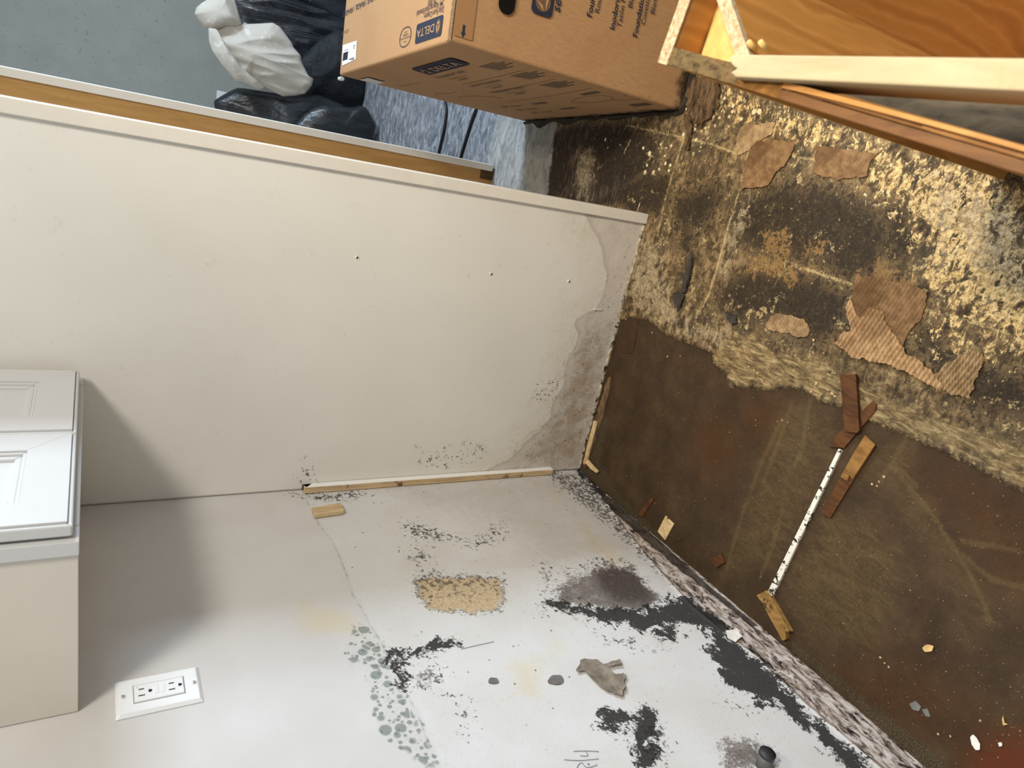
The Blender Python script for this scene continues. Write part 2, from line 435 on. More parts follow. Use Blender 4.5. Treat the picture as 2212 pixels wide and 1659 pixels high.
    b1 = m.mix(m.mul(ru, 0.6), b1, m.ramp(nf, [(0.35, C(56,34,12)), (0.6, C(86,52,20))]))
    sk = m.mul(m.mask(m.attr('streak'), m.add(m.mul(nf, 0.5), m.mul(nm, 0.5)), 4.0, 0.0, 1.0), 0.6)
    b1 = m.mix(m.mul(sk, 0.45), b1, C(118,97,62))
    fr = m.mask(m.add(m.attr('fringe'), -0.35), m.add(m.mul(nf, 0.6), m.mul(nm, 0.4)), 7.0, -0.1, 0.3)
    b1 = m.mix(m.mul(fr, 0.7), b1, m.ramp(nf2, [(0.40, C(30,27,23)), (0.5, C(66,57,43)), (0.6, C(112,99,74))]))
    sp = m.step(m.noise(340, 3, 0.7, off=31), 0.665, 0.70)
    b1 = m.mix(m.mul(sp, 0.7), b1, C(160,132,92))
    sp2 = m.step(m.noise(300, 3, 0.7, off=37), 0.66, 0.70)
    b1 = m.mix(m.mul(sp2, 0.8), b1, C(24,16,9))
    corner_glow = m.mask(m.attr('red'), nm, 1.0, -0.8, 0.8)
    b1 = m.mix(m.mul(corner_glow, 0.6), b1, C(104,42,16))  # orange glow at the frame corner, painted as a reddish floor tint
    br = m.mask(m.attr('brown'), m.add(m.mul(nm, 0.5), m.mul(nf, 0.5)), 0.9, -0.02, 0.04)
    edge = m.mul(m.step(m.math('ABSOLUTE', m.add(m.attr('brown'), m.mul(m.add(nm, -0.5), 0.5))), 0.22, 0.05), 0.7)
    c = m.mix(m.mul(edge, m.step(nf, 0.4, 0.55)), c, C(28,23,18))
    c = m.mix(br, c, b1)
    m.color(c)
    m.rough(m.math('SUBTRACT', 0.82, m.mul(br, 0.16)))
    h = m.add(m.mul(nm, 1.2), m.add(m.mul(nf, 0.8), m.mul(cr, 0.25)))
    m.bump(h, 0.38, 0.002)
    return m.m
us = axis_pts([(-0.02,0.0,0.01),(0.0,1.25,0.0042),(1.25,1.6,0.02),(1.6,2.8,0.1)])
vs = axis_pts([(-2.4,-1.35,0.05),(-1.35,0.75,0.0042),(0.75,1.3,0.012),(1.3,3.2,0.05)])
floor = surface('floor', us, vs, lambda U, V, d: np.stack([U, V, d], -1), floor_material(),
    dict(brown=field([BROWN], 0.04), ledge=field([LEDGE], 0.03), cream=field(CREAM, 0.09), pale=field(PALE, 0.05), dark=field(DARK, 0.06),
         tan=field(TAN, 0.03), dots=field(DOTS, 0.03), back=field(BACK, 0.2), band=field(BAND, 0.04), olive=field(OLIVE, 0.05), rust=field(RUST, 0.08),
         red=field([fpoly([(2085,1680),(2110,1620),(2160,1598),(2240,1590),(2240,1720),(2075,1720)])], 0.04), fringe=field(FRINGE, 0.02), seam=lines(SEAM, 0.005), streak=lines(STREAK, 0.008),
         plank=field([fpoly([(1182,286),(1260,268),(1360,275),(1400,340),(1340,440),(1250,460),(1143,430)])], 0.04)), disp=floor_disp)
tag(floor, kind='structure')

# ================================================================== LEFT WALL
LINE = [(600,1000),(668,1092),(690,1135),(716,1165),(735,1205),(750,1245),(762,1285),(785,1320),(800,1350),(822,1385),(850,1440),(880,1500),(905,1550),(925,1600),(948,1659),(975,1720)]
_l = wpoly(LINE)
BARE = [(0.05,_l[1][1])] + _l[1:] + [(-2.4,_l[-1][1]),(-2.4,-0.1),(0.05,-0.1)]
PAPER = wpoly([(1250,1000),(1330,1115),(1420,1225),(1500,1312),(1535,1340),(1570,1368),(1605,1395),(1640,1420),(1668,1450),(1700,1480),(1745,1522),(1790,1560),(1835,1598),(1880,1637),(1930,1680)])
BANDW = PAPER+[(-1.30,-0.05),(0.05,-0.05)]
BLACK = [wpoly(p) for p in (
    [(1430,1305),(1470,1285),(1505,1290),(1560,1335),(1585,1385),(1545,1375),(1490,1345),(1440,1350),(1400,1362),(1340,1350),(1290,1345),(1215,1312),(1180,1298),(1260,1306),(1380,1318)],
    [(1535,1385),(1575,1390),(1640,1430),(1690,1470),(1720,1510),(1700,1530),(1660,1520),(1620,1505),(1585,1490),(1560,1455),(1540,1420)],
    [(1520,1345),(1590,1390),(1660,1450),(1740,1530),(1800,1585),(1880,1655),(1850,1680),(1770,1600),(1690,1535),(1640,1480),(1570,1430)],
    [(1240,1012),(1256,1012),(1310,1070),(1300,1075),(1262,1040)],
    [(1290,1545),(1320,1533),(1360,1525),(1372,1545),(1390,1550),(1365,1560),(1320,1568),(1292,1560)],
    [(1352,1565),(1400,1558),(1428,1585),(1412,1605),(1416,1640),(1385,1648),(1358,1612),(1365,1590)],
    [(1395,1530),(1418,1535),(1415,1555),(1400,1552)],
    [(1395,1352),(1440,1345),(1470,1365),(1450,1380),(1415,1378)],
    [(845,1402),(900,1395),(975,1378),(978,1385),(920,1405),(850,1412)],
    [(850,1425),(860,1424),(882,1485),(872,1488),(856,1450)])]
GREYB = [wpoly(p) for p in (
    [(1185,1290),(1200,1262),(1250,1235),(1300,1215),(1370,1222),(1400,1262),(1450,1300),(1390,1330),(1330,1325),(1260,1312),(1205,1312)],
    [(895,1460),(915,1450),(940,1445),(945,1465),(930,1480),(900,1482)],
    [(1550,1600),(1610,1585),(1680,1620),(1690,1670),(1560,1670)])]
GCORE = [wpoly(p) for p in ([(1285,1228),(1330,1216),(1375,1224),(1402,1262),(1420,1300),(1370,1310),(1320,1296),(1290,1265)],)]
SPECK = [wpoly(p) for p in (
    [(862,1125),(900,1120),(950,1140),(1000,1160),(1040,1160),(1060,1130),(1092,1125),(1092,1155),(1062,1180),(1030,1188),(990,1172),(920,1170),(880,1165)],
    [(865,1190),(930,1180),(938,1215),(875,1215)], [(615,1062),(760,1056),(830,1066),(760,1084),(690,1088),(640,1080)],
    [(1290,1370),(1380,1375),(1370,1400),(1300,1395)], [(900,1440),(960,1430),(960,1490),(895,1490)], [(1330,1385),(1440,1400),(1370,1410)],
    [(1165,1020),(1250,1015),(1460,1205),(1500,1290),(1420,1240),(1300,1130)], [(1180,1240),(1290,1200),(1400,1215),(1280,1230)],
    [(985,1505),(1020,1520),(1020,1590),(990,1570)], [(1360,1540),(1440,1560),(1450,1659),(1380,1659)], [(890,1220),(920,1215),(930,1240),(1090,1240),(1095,1300),(900,1300)],
    [(1160,1200),(1200,1240),(1180,1330),(1150,1330),(1170,1280)], [(1560,1490),(1640,1540),(1560,1530)])]
GREEN = [wpoly(p) for p in ([(765,1352),(795,1360),(822,1395),(850,1450),(885,1520),(915,1585),(945,1650),(925,1650),(880,1625),(830,1602),(812,1560),(800,1505),(785,1450),(780,1400)],
    [(740,1380),(780,1390),(790,1440),(750,1420)])]
TANW = [wpoly([(903,1256),(925,1240),(960,1248),(1000,1242),(1040,1247),(1078,1252),(1088,1280),(1082,1308),(1066,1318),(1020,1322),(950,1318),(918,1304),(906,1285)])]
YEL = [wpoly(p) for p in ([(1195,1060),(1215,1062),(1215,1090),(1198,1092)], [(1230,1100),(1300,1160),(1360,1220),(1330,1230),(1270,1180)], [(1180,1385),(1215,1382),(1215,1412),(1185,1412)], [(1100,1420),(1170,1420),(1170,1510),(1110,1500)],
    [(640,1290),(770,1330),(780,1370),(640,1370)])]
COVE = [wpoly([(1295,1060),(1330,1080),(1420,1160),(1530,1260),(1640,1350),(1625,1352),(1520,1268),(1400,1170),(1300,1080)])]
def wall_disp(U, V):
    b = sdf(U, V, BANDW)+(fbm(U, V, 70, 5)-0.5)*0.012
    t = np.clip(sdf(U, V, TANW[0])+(fbm(U, V, 80, 9)-0.5)*0.01, -0.01, 0.004)
    lip = np.exp(-((b+0.003)/0.004)**2)*0.003
    s = sdf(U, V, BARE)
    return -0.0025*np.clip(b/0.004, 0, 1)+lip-0.0012*np.clip(t/0.003, 0, 1)-0.0008*np.clip(s/0.003, 0, 1)+(fbm(U, V, 40, 2)-0.5)*0.003*np.clip(b/0.01, 0, 1)
def wall_material():
    m = N('mouldy_drywall', 0.75, 0.2)
    nm = m.noise(38, 6, 0.7, off=3); nf = m.noise(160, 6, 0.75, off=6); nf2 = m.noise(420, 4, 0.7, off=9); nl = m.noise(8, 3, 0.5)
    sl = m.noise(62, 7, 0.76, vec=m.vec(scale=(1, 0.42, 1.0)), dist=0.8)
    paint = m.ramp(nl, [(0.3, C(206,202,197)), (0.7, C(213,210,206))])
    bare = m.ramp(nl, [(0.3, C(211,208,203)), (0.7, C(219,218,216))])
    bare = m.mix(m.mul(m.step(nf, 0.54, 0.68), 0.30), bare, C(176,168,152))
    bare = m.mix(m.mul(m.step(nm, 0.55, 0.7), 0.22), bare, C(196,186,170))
    s0 = m.attr('bare')
    bm = m.mask(s0, nf, 0.25, -0.03, 0.03)
    c = m.mix(bm, paint, bare)
    ln = m.mul(m.step(m.math('ABSOLUTE', m.add(s0, m.mul(m.add(nf, -0.5), 0.3))), 0.10, 0.02), m.step(nm, 0.42, 0.62))
    c = m.mix(m.mul(ln, 0.5), c, C(120,124,112))
    c = m.mix(m.mul(m.mask(m.attr('yellow'), nm, 2.2, -0.6, 1.2), 0.4), c, C(214,194,136))
    # round green-grey colonies, partly grown together
    gf = m.add(m.attr('green'), m.mul(m.add(nm, -0.5), 1.4))
    hz = m.mul(m.step(gf, -0.2, 0.7), m.step(m.add(m.mul(nf, 0.6), m.mul(nf2, 0.4)), 0.42, 0.62))
    c = m.mix(m.mul(hz, 0.4), c, C(176,180,170))
    for scl, thr, sh in ((46, 0.50, -0.1), (100, 0.42, 0.0)):
        vd = m.voro(scl); vc = m.voro(scl, out='Color'); ve = m.voro(scl, 'DISTANCE_TO_EDGE')
        gr = m.step(m.math('SUBTRACT', m.add(m.mul(vc, 0.30), thr-0.22), m.add(vd, m.mul(m.add(nf2, -0.5), 0.16))), -0.05, 0.10)
        gr = m.mul(gr, m.step(ve, 0.01, 0.05))
        gm = m.mul(gr, m.step(m.add(gf, m.mul(m.add(vc, -0.5), 1.1)), -0.05+sh, 0.3+sh))
        c = m.mix(m.mul(gm, 0.8), c, m.ramp(nf2, [(0.3, C(92,102,96)), (0.7, C(146,154,146))]))
    grm = m.mul(m.mask(m.attr('grime'), m.add(m.mul(nm, 0.5), m.mul(nf, 0.5)), 5.0, -0.5, 1.4), 0.28)
    c = m.mix(grm, c, m.ramp(nf, [(0.36, C(112,104,98)), (0.6, C(176,166,154))]))
    # isolated specks everywhere below the counter line
    vs1 = m.voro(60); vq = m.voro(60, out='Color')
    few = m.mul(m.step(m.math('SUBTRACT', m.mul(m.step(vq, 0.60, 0.95), 0.13), m.add(vs1, m.mul(m.add(nf2, -0.5), 0.15))), -0.01, 0.02), bm)
    c = m.mix(m.mul(few, 0.8), c, C(70,66,66))
    spf = m.add(m.noise(105, 5, 0.72, dist=0.6, off=17), m.add(m.mul(m.add(nm, -0.5), 0.35), m.mul(m.add(m.attr('speck'), -0.4), 0.11)))
    spk = m.mul(m.step(m.attr('speck'), -0.95, -0.5), m.step(spf, 0.545, 0.575))
    c = m.mix(m.mul(spk, 0.85), c, C(58,56,54))
    # tan patch of glue
    tm = m.mask(m.attr('tan'), m.add(m.mul(nm, 0.6), m.mul(nf, 0.4)), 4.2, -0.05, 0.08)
    tc = m.ramp(nf, [(0.36, C(182,160,126)), (0.5, C(199,176,142)), (0.62, C(213,196,166))])
    tup = m.new('ShaderNodeSeparateXYZ'); m.link(m.co(), tup.inputs[0])
    tc = m.mix(m.mul(m.step(m.add(m.noise(85, 6, 0.7, off=23), m.mul(m.add(tup.outputs[1], 0.42), 1.3)), 0.49, 0.56), 0.8), tc, C(94,86,74))
    c = m.mix(tm, c, tc)
    te = m.mul(m.step(m.math('ABSOLUTE', m.add(m.attr('tan'), m.mul(m.add(m.add(m.mul(nm, 0.6), m.mul(nf, 0.4)), -0.5), 4.2))), 0.22, 0.06), m.mul(m.step(nf, 0.4, 0.6), 0.8))
    c = m.mix(te, c, C(66,62,56))
    gb = m.mask(m.add(m.attr('greyb'), -0.12), m.add(m.mul(nm, 0.5), m.mul(nf, 0.5)), 5.5, -0.2, 0.5)
    c = m.mix(m.mul(gb, 0.85), c, m.ramp(m.add(m.mul(nf2, 0.5), m.mul(nm, 0.5)), [(0.36, C(46,37,33)), (0.49, C(86,72,65)), (0.60, C(150,140,130))]))
    gk = m.mul(gb, m.mask(m.attr('gcore'), nm, 4.0, -0.6, 0.9))
    c = m.mix(m.mul(gk, 0.8), c, m.ramp(nf2, [(0.35, C(40,32,29)), (0.65, C(84,70,64))]))
    # lower strip where the baseboard was
    bd = m.mask(m.attr('band'), nf, 0.25, -0.03, 0.03)
    bc = m.ramp(sl, [(0.40, C(38,34,33)), (0.455, C(118,104,96)), (0.51, C(190,176,164)), (0.60, C(226,218,212))])
    bc = m.mix(m.mul(m.step(nm, 0.5, 0.66), 0.45), bc, C(150,128,106))
    c = m.mix(bd, c, bc)
    pe = m.step(m.math('ABSOLUTE', m.add(m.attr('band'), m.mul(m.add(nm, -0.5), 0.35))), 0.17, 0.07)
    c = m.mix(m.mul(m.mul(pe, m.step(m.attr('low'), 0.0, 0.3)), 0.85), c, m.ramp(nf, [(0.35, C(104,80,60)), (0.6, C(150,120,92))]))
    nb = m.noise(24, 9, 0.74, dist=0.5, off=12)
    bk = m.mul(m.step(m.attr("black"), -0.98, -0.6), 1.0)
    bk = m.mul(bk, m.mask(m.add(m.mul(m.attr("black"), 0.95), 0.06), m.add(m.mul(nb, 0.7), m.mul(nf, 0.3)), 9.0, -0.02, 0.10))
    c = m.mix(m.mul(bk, 0.95), c, m.ramp(nf2, [(0.35, C(24,23,22)), (0.65, C(48,46,44))]))
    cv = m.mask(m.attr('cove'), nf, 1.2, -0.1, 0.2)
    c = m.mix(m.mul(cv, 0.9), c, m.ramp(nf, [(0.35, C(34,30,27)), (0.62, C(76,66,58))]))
    m.color(c)
    m.bump(m.add(m.mul(nf, 0.6), m.mul(bd, m.mul(sl, 2.0))), 0.35, 0.0016)
    return m.m
us = axis_pts([(-2.4,-1.25,0.06),(-1.25,0.0,0.0042),(0.0,3.15,0.15)])
vs = axis_pts([(-0.01,0.90,0.0042),(0.90,1.35,0.03),(1.35,2.5,0.12)])
wall_left = surface('wall_left', us, vs, lambda U, V, d: np.stack([d, U, V], -1), wall_material(),
    dict(bare=field([BARE], 0.03), band=field([BANDW], 0.03), black=field(BLACK, 0.03), greyb=field(GREYB, 0.035), gcore=field(GCORE, 0.03), grime=field([wpoly([(820,1045),(1240,1014),(1330,1080),(1480,1215),(1560,1300),(1440,1290),(1330,1215),(1180,1240),(1090,1150),(980,1110),(860,1090)])], 0.08), speck=field(SPECK, 0.03), green=field(GREEN, 0.02),
         tan=field(TANW, 0.03), yellow=field(YEL, 0.03), cove=field(COVE, 0.012),
         low=lambda U, V: np.clip((-0.28-U)/0.1, -1, 1)), disp=wall_disp)
tag(wall_left, kind='structure')
# back room
mp = N('grey_paint', 0.7, 0.2)
_n = mp.noise(6, 3); _s = mp.noise(70, 3, 0.6, off=4)
mp.color(mp.mix(mp.mul(mp.step(_s, 0.66, 0.70), 0.5), mp.ramp(_n, [(0.3, C(154,158,152)), (0.7, C(163,167,161))]), C(70,68,64)))
wall_back = box('wall_back', (-0.1,3.1,-0.01), (2.8,3.2,2.5), mp.m, None, 0); tag(wall_back, kind='structure')
ceiling = box('ceiling', (-0.1,-2.4,2.5), (2.8,3.2,2.6), plain('ceiling_white', C(226,224,219), 0.8, 0.1, 0.01), None, 0); tag(ceiling, kind='structure')

# ================================================================== END PANELS OF THE REFRIGERATOR BAY
STAIN = ppoly([(1262,462),(1275,490),(1290,512),(1300,540),(1303,570),(1310,590),(1306,620),(1298,645),(1286,668),(1262,678),(1245,688),(1238,700),(1248,720),(1243,745),(1228,770),(1218,800),(1217,830),(1205,850),(1193,870),(1188,900),
    (1165,930),(1140,950),(1118,975),(1098,992),(1075,1003),(1050,1015),(1060,1040),(1260,1040),(1420,700),(1420,455)])
BROWNST = [ppoly(p) for p in ([(1270,700),(1330,690),(1300,830),(1265,960),(1250,1015),(1090,1012),(1150,950),(1195,890),(1222,800)], [(1385,480),(1400,480),(1345,720),(1322,720)])]
PSPECK = [ppoly(p) for p in ([(905,985),(940,970),(975,965),(975,1010),(905,1012)], [(985,985),(1005,955),(1045,955),(1050,985),(1000,1005)], [(640,1000),(665,985),(685,1045),(640,1045)], [(1160,830),(1210,800),(1200,860),(1150,870)], [(895,965),(905,962),(905,975)])]
WASH = [ppoly(p) for p in ([(1250,520),(1300,560),(1295,650),(1240,680),(1215,760),(1190,850),(1150,900),(1170,780),(1210,640)], [(1090,760),(1170,740),(1160,860),(1080,860)])]
mpn = N('laminate_panel', 0.5, 0.3)
def panel_material():
    m = mpn
    nm = m.noise(30, 6, 0.7, off=3); nf = m.noise(150, 6, 0.75, off=6); nl = m.noise(4, 3, 0.5); fine = m.noise(420, 3, 0.6, off=2)
    c = m.ramp(nl, [(0.3, C(226,222,212)), (0.7, C(233,229,220))])
    c = m.mix(m.mul(m.mul(m.step(m.add(m.attr('wash'), m.mul(m.add(nm, -0.5), 1.6)), -0.95, 0.15), m.mul(m.step(nf, 0.3, 0.7), m.step(m.attr('wash'), -0.99, -0.6))), 0.42), c, C(188,166,126))
    s = m.attr('stain'); sn = m.add(s, m.mul(m.add(nm, -0.5), 0.25))
    st = m.step(sn, -0.02, 0.03)
    sc = m.ramp(nm, [(0.3, C(200,191,180)), (0.7, C(217,209,199))])
    c = m.mix(m.mul(st, 0.9), c, sc)
    rim = m.mul(m.step(sn, -0.03, 0.03), m.step(sn, 0.55, 0.08))
    c = m.mix(m.mul(rim, 0.6), c, C(184,174,168))
    b = m.mask(m.attr('brownst'), m.add(m.mul(nm, 0.6), m.mul(nf, 0.4)), 8.5, -0.4, 1.6)
    c = m.mix(m.mul(b, 0.72), c, m.ramp(nf, [(0.35, C(112,86,56)), (0.6, C(170,146,112))]))
    sp = m.mul(m.step(m.attr('speck'), -0.6, 0.2), m.step(m.add(m.noise(150, 3, 0.6, off=17), m.mul(m.add(nm, -0.5), 0.3)), 0.60, 0.63))
    c = m.mix(m.mul(sp, 0.85), c, C(66,60,52))
    dst = m.mul(m.mul(st, m.step(m.noise(130, 5, 0.7, off=8), 0.60, 0.64)), m.step(m.attr('low'), 0.0, 0.8))
    c = m.mix(m.mul(dst, 0.65), c, C(84,64,42))
    m.color(c)
    m.bump(m.add(m.mul(st, 0.8), m.mul(nf, m.mul(st, 0.8))), 0.25, 0.0012)
    return m.m
pm = panel_material()
m_brownply = N('bare_brown_ply', 0.6, 0.25)
_g = m_brownply.noise(30, 5, 0.6, vec=m_brownply.vec(scale=(2.2, 1, 0.25)), dist=0.4); _sp = m_brownply.noise(95, 4, 0.7, off=5); _sl = m_brownply.noise(7, 2, off=3)
m_brownply.color(m_brownply.mix(m_brownply.mul(m_brownply.step(_sp, 0.655, 0.68), m_brownply.step(_sl, 0.45, 0.6)), m_brownply.ramp(_g, [(0.3, C(172,128,72)), (0.7, C(192,148,90))]), C(78,52,30)))
m_trim = plain('cream_trim', C(228,221,208), 0.4, 0.35, 0.03, 20)
m_swollen = wood('swollen_particleboard', C(150,132,104), C(206,196,178), (0.5, 1, 1), 160, 0.8, bump=0.5, stain=0.45, staincol=C(46,36,26))
panel = thing('end_panel', (0.38, 0.01, 0), 'wide cream end panel facing the kitchen, its bottom edge stained and swollen by water', 'end panel')
us = axis_pts([(0.003,0.752,0.0045)]); vs = axis_pts([(0.0,0.36,0.0045),(0.36,0.95,0.0075),(0.95,2.3,0.15)])
def pdisp(U, V):
    s = np.clip(sdf(U, V, STAIN), -0.02, 0.02)
    return 0.0006*np.clip(s/0.01, 0, 1)+(fbm(U, V, 26, 4)-0.5)*0.002*np.clip(s/0.02, 0, 1)+0.0016*np.exp(-V/0.012)
bd_ = surface('board', us, vs, lambda U, V, d: np.stack([U-0.38, -d-0.01, V], -1), pm,
    dict(stain=field([STAIN], 0.03), brownst=field(BROWNST, 0.06), speck=field(PSPECK, 0.02), wash=field([STAIN], 0.12), low=lambda U, V: np.clip((0.30-V-U*0.25)/0.15, -1, 1)), disp=pdisp, parent=panel, flip=False)
sol = bd_.modifiers.new('thickness', 'SOLIDIFY'); sol.thickness = 0.018; sol.offset = -1
box('edge_trim', (0.748,-0.009,0.002), (0.774,0.024,2.3), m_trim, panel, 0.002)['label'] = 'proud cream edge trim of the near panel'
# frayed, swollen bottom edge
rs = random.Random(4)
vv, ff = [], []
n = 90
for i in range(n+1):
    x = 0.01+0.745*i/n
    k = 0.35+0.65*min(1, max(0, (x-0.05)/0.6))
    d = -0.0035-0.004*k*rs.random(); h = 0.006+0.007*k*rs.random()
    vv += [(x,d,0.0005),(x,d-0.0015*rs.random(),h*0.6),(x,-0.0015,h)]
for i in range(n):
    for j in range(2):
        a = i*3+j; ff.append((a,a+3,a+4,a+1))
o = mk('swollen_edge', vv, ff, m_swollen, panel); o['label'] = 'frayed swollen lower edge, dark with rot'
m_dark = plain('black_hole', C(20,18,16), 0.8, 0.1)
m_plug = plain('pale_plug', C(220,212,196), 0.6, 0.2)
for px, py in ((770,555),(1060,591),(1228,607)):
    q = PN(px, py); 
    o = tube('screw_hole', [(q[0],-0.0022,q[2]),(q[0],0.002,q[2])], 0.0034, m_plug, panel, 10)
    tube('hole', [(q[0]-0.0006,-0.0026,q[2]-0.001),(q[0]-0.0006,0.001,q[2]-0.001)], 0.0018, m_dark, o, 8)
q = PN(1290, 668); box('staple', (q[0]-0.0022,-0.0035,q[2]-0.014), (q[0]+0.0022,-0.0005,q[2]+0.012), m_plug, panel, 0.0006)
q0, q1 = PN(1378,462,-0.005), PN(1376,436,-0.005)
tube('finish_nail', [(0.772, 0.0, q0[2]), (0.80, -0.004, q0[2]+0.002)], 0.0012, plain('bright_nail', C(210,205,195), 0.3, 0.5, metal=0.6), panel, 8)
far_panel = thing('end_panel', (0.38, 0.89, 0), 'far end panel behind the near one, bare brown plywood face and cream edge trim', 'end panel')
box('board', (0.0,0.885,0.001), (0.769,0.903,2.3), m_brownply.m, far_panel, 0.001)['label'] = 'bare brown plywood face with black specks'
box('edge_trim', (0.767,0.876,0.012), (0.790,0.912,2.3), m_trim, far_panel, 0.002)
box('rotted_foot', (0.735,0.8815,0.0005), (0.7675,0.885,0.055), plain('rotten_ply', C(84,62,38), 0.8, 0.2, 0.4, 60), far_panel, 0.0005)

# ================================================================== WALL CABINET
m_cab = plain('white_cabinet_paint', C(206,205,203), 0.38, 0.4, 0.01, 10)
m_cabside = plain('cabinet_side_skin', C(218,211,198), 0.5, 0.3, 0.02, 12)
cab = thing('wall_cabinet', (0.145,-0.28,1.278), 'white wall cabinet with two recessed-panel doors hanging in the corner above the outlet', 'cabinet')
box('side_panel', (0.0015,-0.558,1.2785), (0.268,-0.542,2.05), m_cabside, cab, 0.0008)
box('bottom_panel', (0.0015,-0.541,1.284), (0.266,-0.004,1.298), m_cabside, cab, 0.0008)
def frame_stile(a, b): box('frame_stile', a, b, m_cab, cab, 0.0012)
frame_stile((0.266,-0.563,1.2775), (0.287,-0.525,2.05)); frame_stile((0.266,-0.040,1.2785), (0.287,-0.002,2.05))
box('frame_rail', (0.2662,-0.524,1.2778), (0.2868,-0.041,1.318), m_cab, cab, 0.0012)
def door(y0, y1):
    x0, x1, zb, zt = 0.2915, 0.3115, 1.2845, 2.04
    w = 0.060
    # slab with rounded outer lip: frame ring as one mesh with mitred corners and a recessed centre
    o = thing('door', ((x0+x1)/2, (y0+y1)/2, zb), None, None); o.parent = cab; o.location = Vector(o.location)-cab.location
    def ring(ya, yb, za, zc, yA, yB, zA, zC, xa, xb, name, mat, bev=0.001):
        """four mitred rails between an outer and an inner rectangle"""
        P = [(ya,za),(yb,za),(yb,zc),(ya,zc)]; Q = [(yA,zA),(yB,zA),(yB,zC),(yA,zC)]
        for i, nme in enumerate(('rail','stile','rail','stile')):
            j = (i+1) % 4
            a, b, c, d = P[i], P[j], Q[j], Q[i]
            v = [(xa,)+t for t in (a,b,c,d)]+[(xb,)+t for t in (a,b,c,d)]
            f = [(3,2,1,0),(4,5,6,7),(0,1,5,4),(1,2,6,5),(2,3,7,6),(3,0,4,7)]
            mk(name+nme, v, f, mat, o, bevel=bev)
    e = 0.006
    ring(y0,y1,zb,zt, y0+e,y1-e,zb+e,zt-e, x0,x1-0.003,'lip_',m_cab,0.0025)
    ring(y0+e,y1-e,zb+e,zt-e, y0+w,y1-w,zb+w,zt-w, x0+0.001,x1,'',m_cab,0.0006)
    ring(y0+w,y1-w,zb+w,zt-w, y0+w+0.005,y1-w-0.005,zb+w+0.005,zt-w-0.005, x0+0.001,x1-0.003,'bead_',m_cab,0.0015)
    ring(y0+w+0.005,y1-w-0.005,zb+w+0.005,zt-w-0.005, y0+w+0.014,y1-w-0.014,zb+w+0.014,zt-w-0.014, x0+0.001,x1-0.0065,'bead_',m_cab,0.002)
    box('center_panel', (x0+0.001,y0+w+0.013,zb+w+0.013), (x1-0.0115,y1-w-0.013,zt-w-0.013), m_cab, o, 0)
door(-0.557,-0.2885); door(-0.2865,-0.021)

# ================================================================== OUTLET
m_pl = plain('white_plastic', C(240,240,240), 0.3, 0.5, 0.01, 10)
m_slot = plain('outlet_slot', C(40,36,34), 0.6, 0.2)
m_scr = plain('painted_screw', C(225,222,215), 0.3, 0.5)
A, B, Cc, D = WL(248,1478), WL(427,1440), WL(440,1520), WL(250,1556)
pc = (A+B+Cc+D)/4; pzc = pc[2]; pyc = pc[1]
py0, py1, pz0, pz1 = pyc-0.037, pyc+0.037, pzc-0.0575, pzc+0.0575
outlet = thing('electrical_outlet', (0.0, pyc, pz0), 'white double wall outlet with two small buttons, mounted below the wall cabinet', 'outlet')
def frustum(name, y0, y1, z0, z1, xa, xb, ins, mat, parent, bev=0.0008):
    v = [(xa,y0,z0),(xa,y1,z0),(xa,y1,z1),(xa,y0,z1),(xb,y0+ins,z0+ins),(xb,y1-ins,z0+ins),(xb,y1-ins,z1-ins),(xb,y0+ins,z1-ins)]
    f = [(3,2,1,0),(4,5,6,7),(0,1,5,4),(1,2,6,5),(2,3,7,6),(3,0,4,7)]
    return mk(name, v, f, mat, parent, bevel=bev)
frustum('cover_plate', py0, py1, pz0, pz1, 0.0008, 0.0062, 0.005, m_pl, outlet)
rec = frustum('receptacle', pyc-0.0168, pyc+0.0168, pzc-0.0335, pzc+0.0335, 0.0058, 0.0082, 0.001, m_pl, outlet, 0.0008)
box('receptacle_gap', (0.0055,pyc-0.0178,pzc-0.0345), (0.00645,pyc+0.0178,pzc+0.0345), plain('shadow_gap', C(150,146,140), 0.7), outlet, 0)
for zc in (pzc+0.0205, pzc-0.0195):
    for yy, L in ((0.0062,0.0072),(-0.0062,0.0086)):
        box('slot', (0.0079,pyc+yy-0.0009,zc+0.003-L/2), (0.0086,pyc+yy+0.0009,zc+0.003+L/2), m_slot, rec, 0)
    gv = [(0.0086, pyc+0.0026*math.cos(t), zc-0.0085+0.0026*math.sin(t)) for t in np.linspace(math.pi, 2*math.pi, 9)]
    gv = [(0.0086,pyc-0.0026,zc-0.0062),(0.0086,pyc+0.0026,zc-0.0062)][::-1]+gv
    prism('ground_slot', gv, (-0.0007,0,0), m_slot, rec, 0)
box('button', (0.0078,pyc-0.0075,pzc+0.0008), (0.0094,pyc+0.0075,pzc+0.0072), m_pl, rec, 0.0006)
box('button', (0.0078,pyc-0.0075,pzc-0.0072), (0.0092,pyc+0.0075,pzc-0.0008), m_pl, rec, 0.0006)
led = N('green_indicator', 0.3); led.b.inputs['Base Color'].default_value = C(120,200,120); led.b.inputs['Emission Color'].default_value = C(110,220,110); led.b.inputs['Emission Strength'].default_value = 0.4
box('indicator', (0.0079,pyc+0.0105,pzc+0.0282), (0.0086,pyc+0.0125,pzc+0.0302), led.m, rec, 0)
for zc in (pzc+0.0475, pzc-0.0475):
    s_ = tube('screw', [(0.0055,pyc,zc),(0.0072,pyc,zc)], 0.0035, m_scr, outlet, 14)
    box('screw_slot', (0.0070,pyc-0.003,zc-0.0005), (0.0074,pyc+0.003,zc+0.0005), m_slot, s_, 0)

